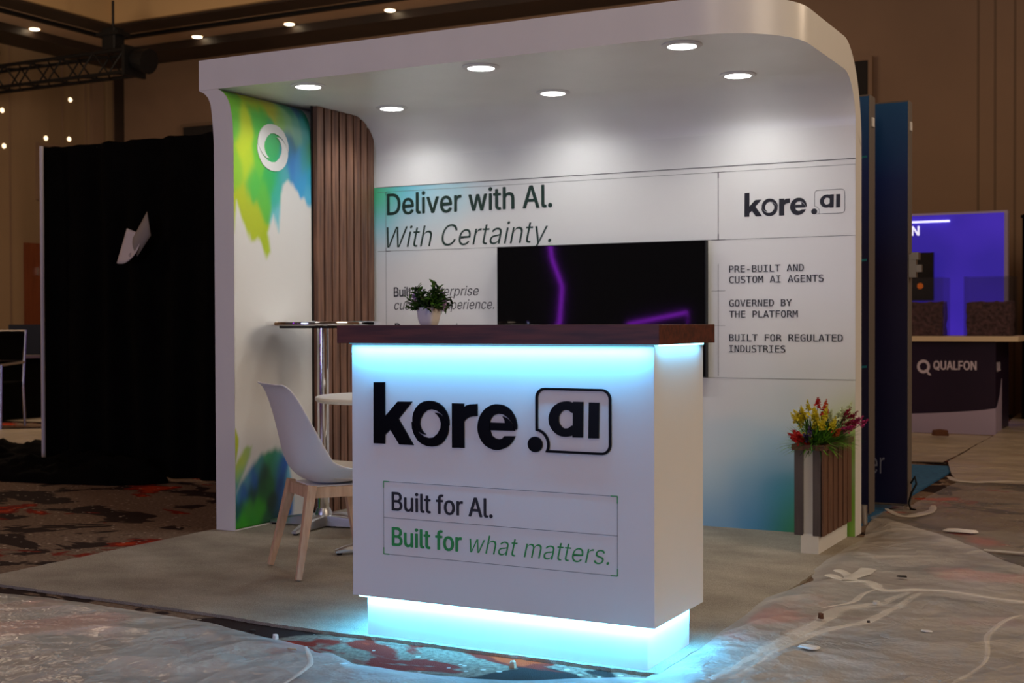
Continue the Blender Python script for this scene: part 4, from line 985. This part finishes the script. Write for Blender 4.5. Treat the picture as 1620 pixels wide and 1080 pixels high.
def tower(x0,x1,y,h,dep,label):
    t=thing('banner_tower',label,'banner tower',(x0,y,.0),0,'dark blue lightbox towers'); w=x1-x0
    obj('print',B(0,w-.006,-.002,.0,.04,h-.01),'bluep',t)
    obj('frame',B(0,w,.0005,dep,.03,h),'towerside',t,bev=.004)
    obj('foot',B(w*.5-.2,w-.02,-.02,dep+.02,.012,.03),'chromer',t)
    c=NB(); box(c,w,w+.008,dep*.3,dep*.6,h-.17,h-.12); obj('latch',c,'white',t)
    return t
ta=tower(1.75,2.785,1.93,2.31,.13,'nearer dark blue lightbox tower peeking out behind the booth right end')
for z in(1.98,1.42,.84):
    bm=NB(); prism(bm,[(.86,z-.03),(1.02,z-.012),(1.02,z),(.86,z-.015)],lambda u,v,d:(u,d,v),-.004,-.0021); obj('print_stripe',bm,'cyanink',ta)
tb=tower(1.90,2.905,2.37,2.335,.10,'farther dark blue lightbox tower with pale letters near its foot')
text('tower_text','er',FI,.785,.872,.205,.125,-.0021,'faded',tb,-.004)
c=NB(); box(c,1.006,1.045,.0,.05,1.33,1.46); box(c,1.03,1.075,.01,.04,1.36,1.40); box(c,1.02,1.06,-.01,.06,1.43,1.47); obj('clamp',c,'chromer',tb)
tag(obj('cable',tube(NB(),[(2.92,2.36,.16),(2.945,2.35,.20),(2.955,2.34,.16),(2.93,2.33,.11),(2.915,2.33,.05),(2.93,2.31,.02),(2.96,2.29,.02)],.006,8),'bezel',smooth=60),'short black cable curling at the foot of the farther blue tower','cable')
tag(obj('metal_post',tube(NB(),[(2.80,1.72,.0),(2.80,1.72,.11)],.02,14),'chromer',smooth=40),'short metal post stub right of the booth end wall','post')

# ================================================================== FAR RIGHT BOOTH
mb=mat('backlit violet wall',(.05,.03,.3),.3,emit=lin((62,40,190)),es=.62); N,L,b=nt(mb)
t_=tex(mb,'noise',.9,2); rr=ramp(mb,t_.outputs[0],[(.35,lin((46,34,165))),(.65,lin((74,46,205)))]); L.new(rr.outputs[0],b.inputs['Emission Color']); M['violet']=mb
M['navy']=noisy('dark navy laminate',lin((26,14,44)),lin((36,20,48)),1.2,.4)
M['lav']=mat('lavender white laminate',lin((172,160,190)),.5)
M['cream']=mat('cream counter top',lin((225,205,175)),.5)
bw=thing('lightbox_wall','glowing violet backlit wall of the far right booth','lightbox wall',(0,9.6,0))
obj('lit_panel',B(-.4,2.50,-.012,0,.05,2.25),'violet',bw)
obj('frame',B(-.44,2.535,.0005,.12,0,2.275),'lav',bw)
text('wall_text','QUALFON',FI,.98,1.62,2.035,.10,-.0125,mat('lit lettering',(.9,.9,.95),.4,emit=(.8,.8,1),es=.8),bw,.02)
obj('reflection_streak',B(1.30,1.945,-.06,-.03,2.170,2.190),mat('glowing reflection streak',(.8,.8,1),.4,emit=(.55,.55,1),es=1.6),bw)  # emissive strip imitates an overhead light's reflection on the glossy panel
tm=thing('monitor','black monitor with a small orange mark on the violet wall','monitor',(1.48,9.56,1.575))
obj('screen',B(-.30,.298,-.03,-.022,-.255,.262),'screen',tm); obj('body',B(-.30,.298,-.022,.026,-.26,.267),'bezel',tm)
obj('screen_mark',tube(NB(),[(.16,-.034,-.10),(.16,-.031,-.10)],.035,8),mat('orange mark',lin((190,90,20)),.5,emit=lin((200,90,10)),es=.5),tm)
qc=thing('branded_counter','dark counter lettered QUALFON with white top in the far right booth','counter',(0,7.86,0))
obj('body',B(.9,2.647,0,.95,.0,.89),'navy',qc)
obj('counter_top',B(.8,2.855,-.05,1.0,.89,.94),'cream',qc,bev=.006)
wv=[(.9,0),(2.6475,0),(2.6475,.255)]+[(2.6475-1.7475*k/14,.255-.10*math.sin(PI/2*k/14)**.7) for k in range(1,15)]
bm=NB(); prism(bm,wv,lambda u,v,d:(u,d,v),-.004,-.0002); obj('wave_panel',bm,'lav',qc)
bm=NB(); prism(bm,[(0,0),(.42,0),(.42,.52),(.28,.36),(.12,.28),(0,.25)],lambda u,v,d:(d,u,v),2.6478,2.651); obj('wave_panel',bm,'lav',qc)
M['plate']=mat('pale lettering 2',lin((205,195,215)),.5)
text('counter_text','QUALFON',FI,2.075,2.475,.618,.082,-.0004,'plate',qc,.028)
text('counter_text','QUAL',FI,.06,.33,.605,.085,2.6475,'plate',qc,.02,axis='x')
bm=NB(); n=40; cx,cz=1.982,.645
P=[(cx+.062*math.cos(2*PI*k/n),cz+.066*math.sin(2*PI*k/n)) for k in range(n)]; Q=[(cx+.036*math.cos(2*PI*k/n),cz+.038*math.sin(2*PI*k/n)) for k in range(n)]
for k in range(n):
    j=(k+1)%n; a=[bm.verts.new((x,-.002,z)) for x,z in(P[k],P[j],Q[j],Q[k])]; bm.faces.new(a)
prism(bm,[(cx+.01,cz-.03),(cx+.035,cz-.03),(cx+.075,cz-.085),(cx+.05,cz-.085)],lambda u,v,d:(u,d,v),-.003,-.0015); obj('ring_logo',bm,'plate',qc)
ac=bpy.data.materials.new('clear acrylic'); ac.use_nodes=True; N,L,b=nt(ac); tr=N.new('ShaderNodeBsdfTransparent'); mx=N.new('ShaderNodeMixShader'); mx.inputs[0].default_value=.16
b.inputs['Base Color'].default_value=(.04,.04,.05,1); b.inputs['Roughness'].default_value=.08; L.new(tr.outputs[0],mx.inputs[1]); L.new(b.outputs[0],mx.inputs[2]); L.new(mx.outputs[0],N['Material Output'].inputs['Surface'])
M['mulch']=noisy('brown mulch',lin((70,48,52)),lin((120,86,92)),26,.9,bs=1,bd=.03)
def mulch(x0,x1,label):
    t=thing('display_case',label,'display case',((x0+x1)/2,8.06,.94),0,'acrylic cases of brown mulch'); w=(x1-x0)/2
    bm=NB(); bmesh.ops.create_cube(bm,size=1); bmesh.ops.subdivide_edges(bm,edges=bm.edges[:],cuts=9,use_grid_fill=True)
    for v in bm.verts:
        v.co=V((v.co.x*2*(w-.015),v.co.y*.30,(v.co.z+.5)*.325+.002)); k=mno.noise(v.co*14+V((x0,0,0)))*.022
        if v.co.z>.01: v.co+=V((k*.5,k*.5,k if v.co.z>.3 else 0))
    obj('mulch',bm,'mulch',t,smooth=70)
    for a in((-w-.008,-w-.002,-.19,.19),(w+.002,w+.008,-.19,.19),(-w,w,-.19,-.184),(-w,w,.184,.19)): obj('acrylic_pane',B(*a,0,.575),ac,t)
mulch(1.62,2.16,'clear case of brown mulch on the white counter top, left one behind the tower')
mulch(2.36,2.79,'clear case of brown mulch on the white counter top, right one')
tag(obj('spray_bottle',lathe(NB(),[(.02,0),(.02,.1),(.008,.13),(.008,.16)],2.70,7.9,12),'white'),'small pale bottle','bottle') if False else None

# ================================================================== LIGHT TUBES OF THE BOOTH ACROSS THE AISLE (reflected in the television)
M['neon']=mat('violet light tube',(.3,.05,.5),.4,emit=(.42,.03,.95),es=12)
tag(obj('light_tube',tube(NB(),[(-4.0,-9,.0),(-3.95,-9,.3),(-3.66,-9,1.1),(-3.62,-9,1.6),(-3.78,-9,2.0),(-3.86,-9,2.6),(-3.8,-9,3.1)],.02,10),'neon'),'tall violet light tube seen reflected in the television','light tube')
tag(obj('light_tube',tube(NB(),[(-2.62,-9,1.06),(-1.75,-9,1.22),(-1.74,-9,1.1),(-1.74,-9,0)],[.018,.018,.004,.004],10),'neon'),'short level violet light tube seen reflected low in the television','light tube')

# ================================================================== LIGHT
def aim(o,t):
    d=V(t)-o.location; o.rotation_euler=d.to_track_quat('-Z','Y').to_euler()
aim(area('violet_wash',(.4,-9.0,1.5),2.2,1.8,WASH,(.52,.56,1.0),(0,0,0)),(1.6,0,1.5))  # unseen fill light added to tint the booth front and lift the soffit
aim(area('warm_hall_light',(9.2,-2.0,4.6),3.5,3.5,WARM,(1,.80,.58),(0,0,0)),(2.5,.2,.8))
def fill_point(loc,en,col):  # unseen point lights added to brighten the hall and its ceiling
    ld=bpy.data.lights.new('hall_fill','POINT'); ld.energy=en; ld.color=col; ld.shadow_soft_size=.5
    o=bpy.data.objects.new('hall_fill',ld); COL.objects.link(o); o.location=loc
fill_point((-7.5,4.5,3.9),HALL,(1,.76,.54)); fill_point((6.5,5.0,4.2),HALL*.9,(1,.76,.54)); fill_point((-9,-3,4.4),HALL,(1,.76,.54)); fill_point((-2.5,7.0,4.2),HALL*.5,(1,.76,.54)); fill_point((3.5,-6.5,4.4),HALL*FRONT,(1,.84,.68))
w_=bpy.data.worlds.new('hall'); w_.use_nodes=True; SC.world=w_; bg=w_.node_tree.nodes['Background']; bg.inputs[0].default_value=(.55,.42,.36,1); bg.inputs[1].default_value=AMB

# ================================================================== CAMERA
cd=bpy.data.cameras.new('camera'); cam=bpy.data.objects.new('camera',cd); COL.objects.link(cam)
cd.sensor_fit='HORIZONTAL'; cd.sensor_width=36; cd.lens=2056.8/1620*36
a,b,c=[math.radians(q) for q in(27.945,-.778,-.166)]
fw=V((-math.sin(a)*math.cos(b),math.cos(a)*math.cos(b),math.sin(b))); r=V((math.cos(a),math.sin(a),0)); u=r.cross(fw)
r2=r*math.cos(c)+u*math.sin(c); u2=-r*math.sin(c)+u*math.cos(c)
cam.matrix_world=Matrix(((r2.x,u2.x,-fw.x,4.377),(r2.y,u2.y,-fw.y,-5.216),(r2.z,u2.z,-fw.z,1.072),(0,0,0,1)))
cd.dof.use_dof=True; cd.dof.focus_distance=4.7; cd.dof.aperture_fstop=5.0; cd.clip_end=100
SC.camera=cam
vs_=SC.view_settings; vs_.view_transform='Standard'; vs_.look='None'; vs_.gamma=1; vs_.exposure=0; vs_.use_curve_mapping=False
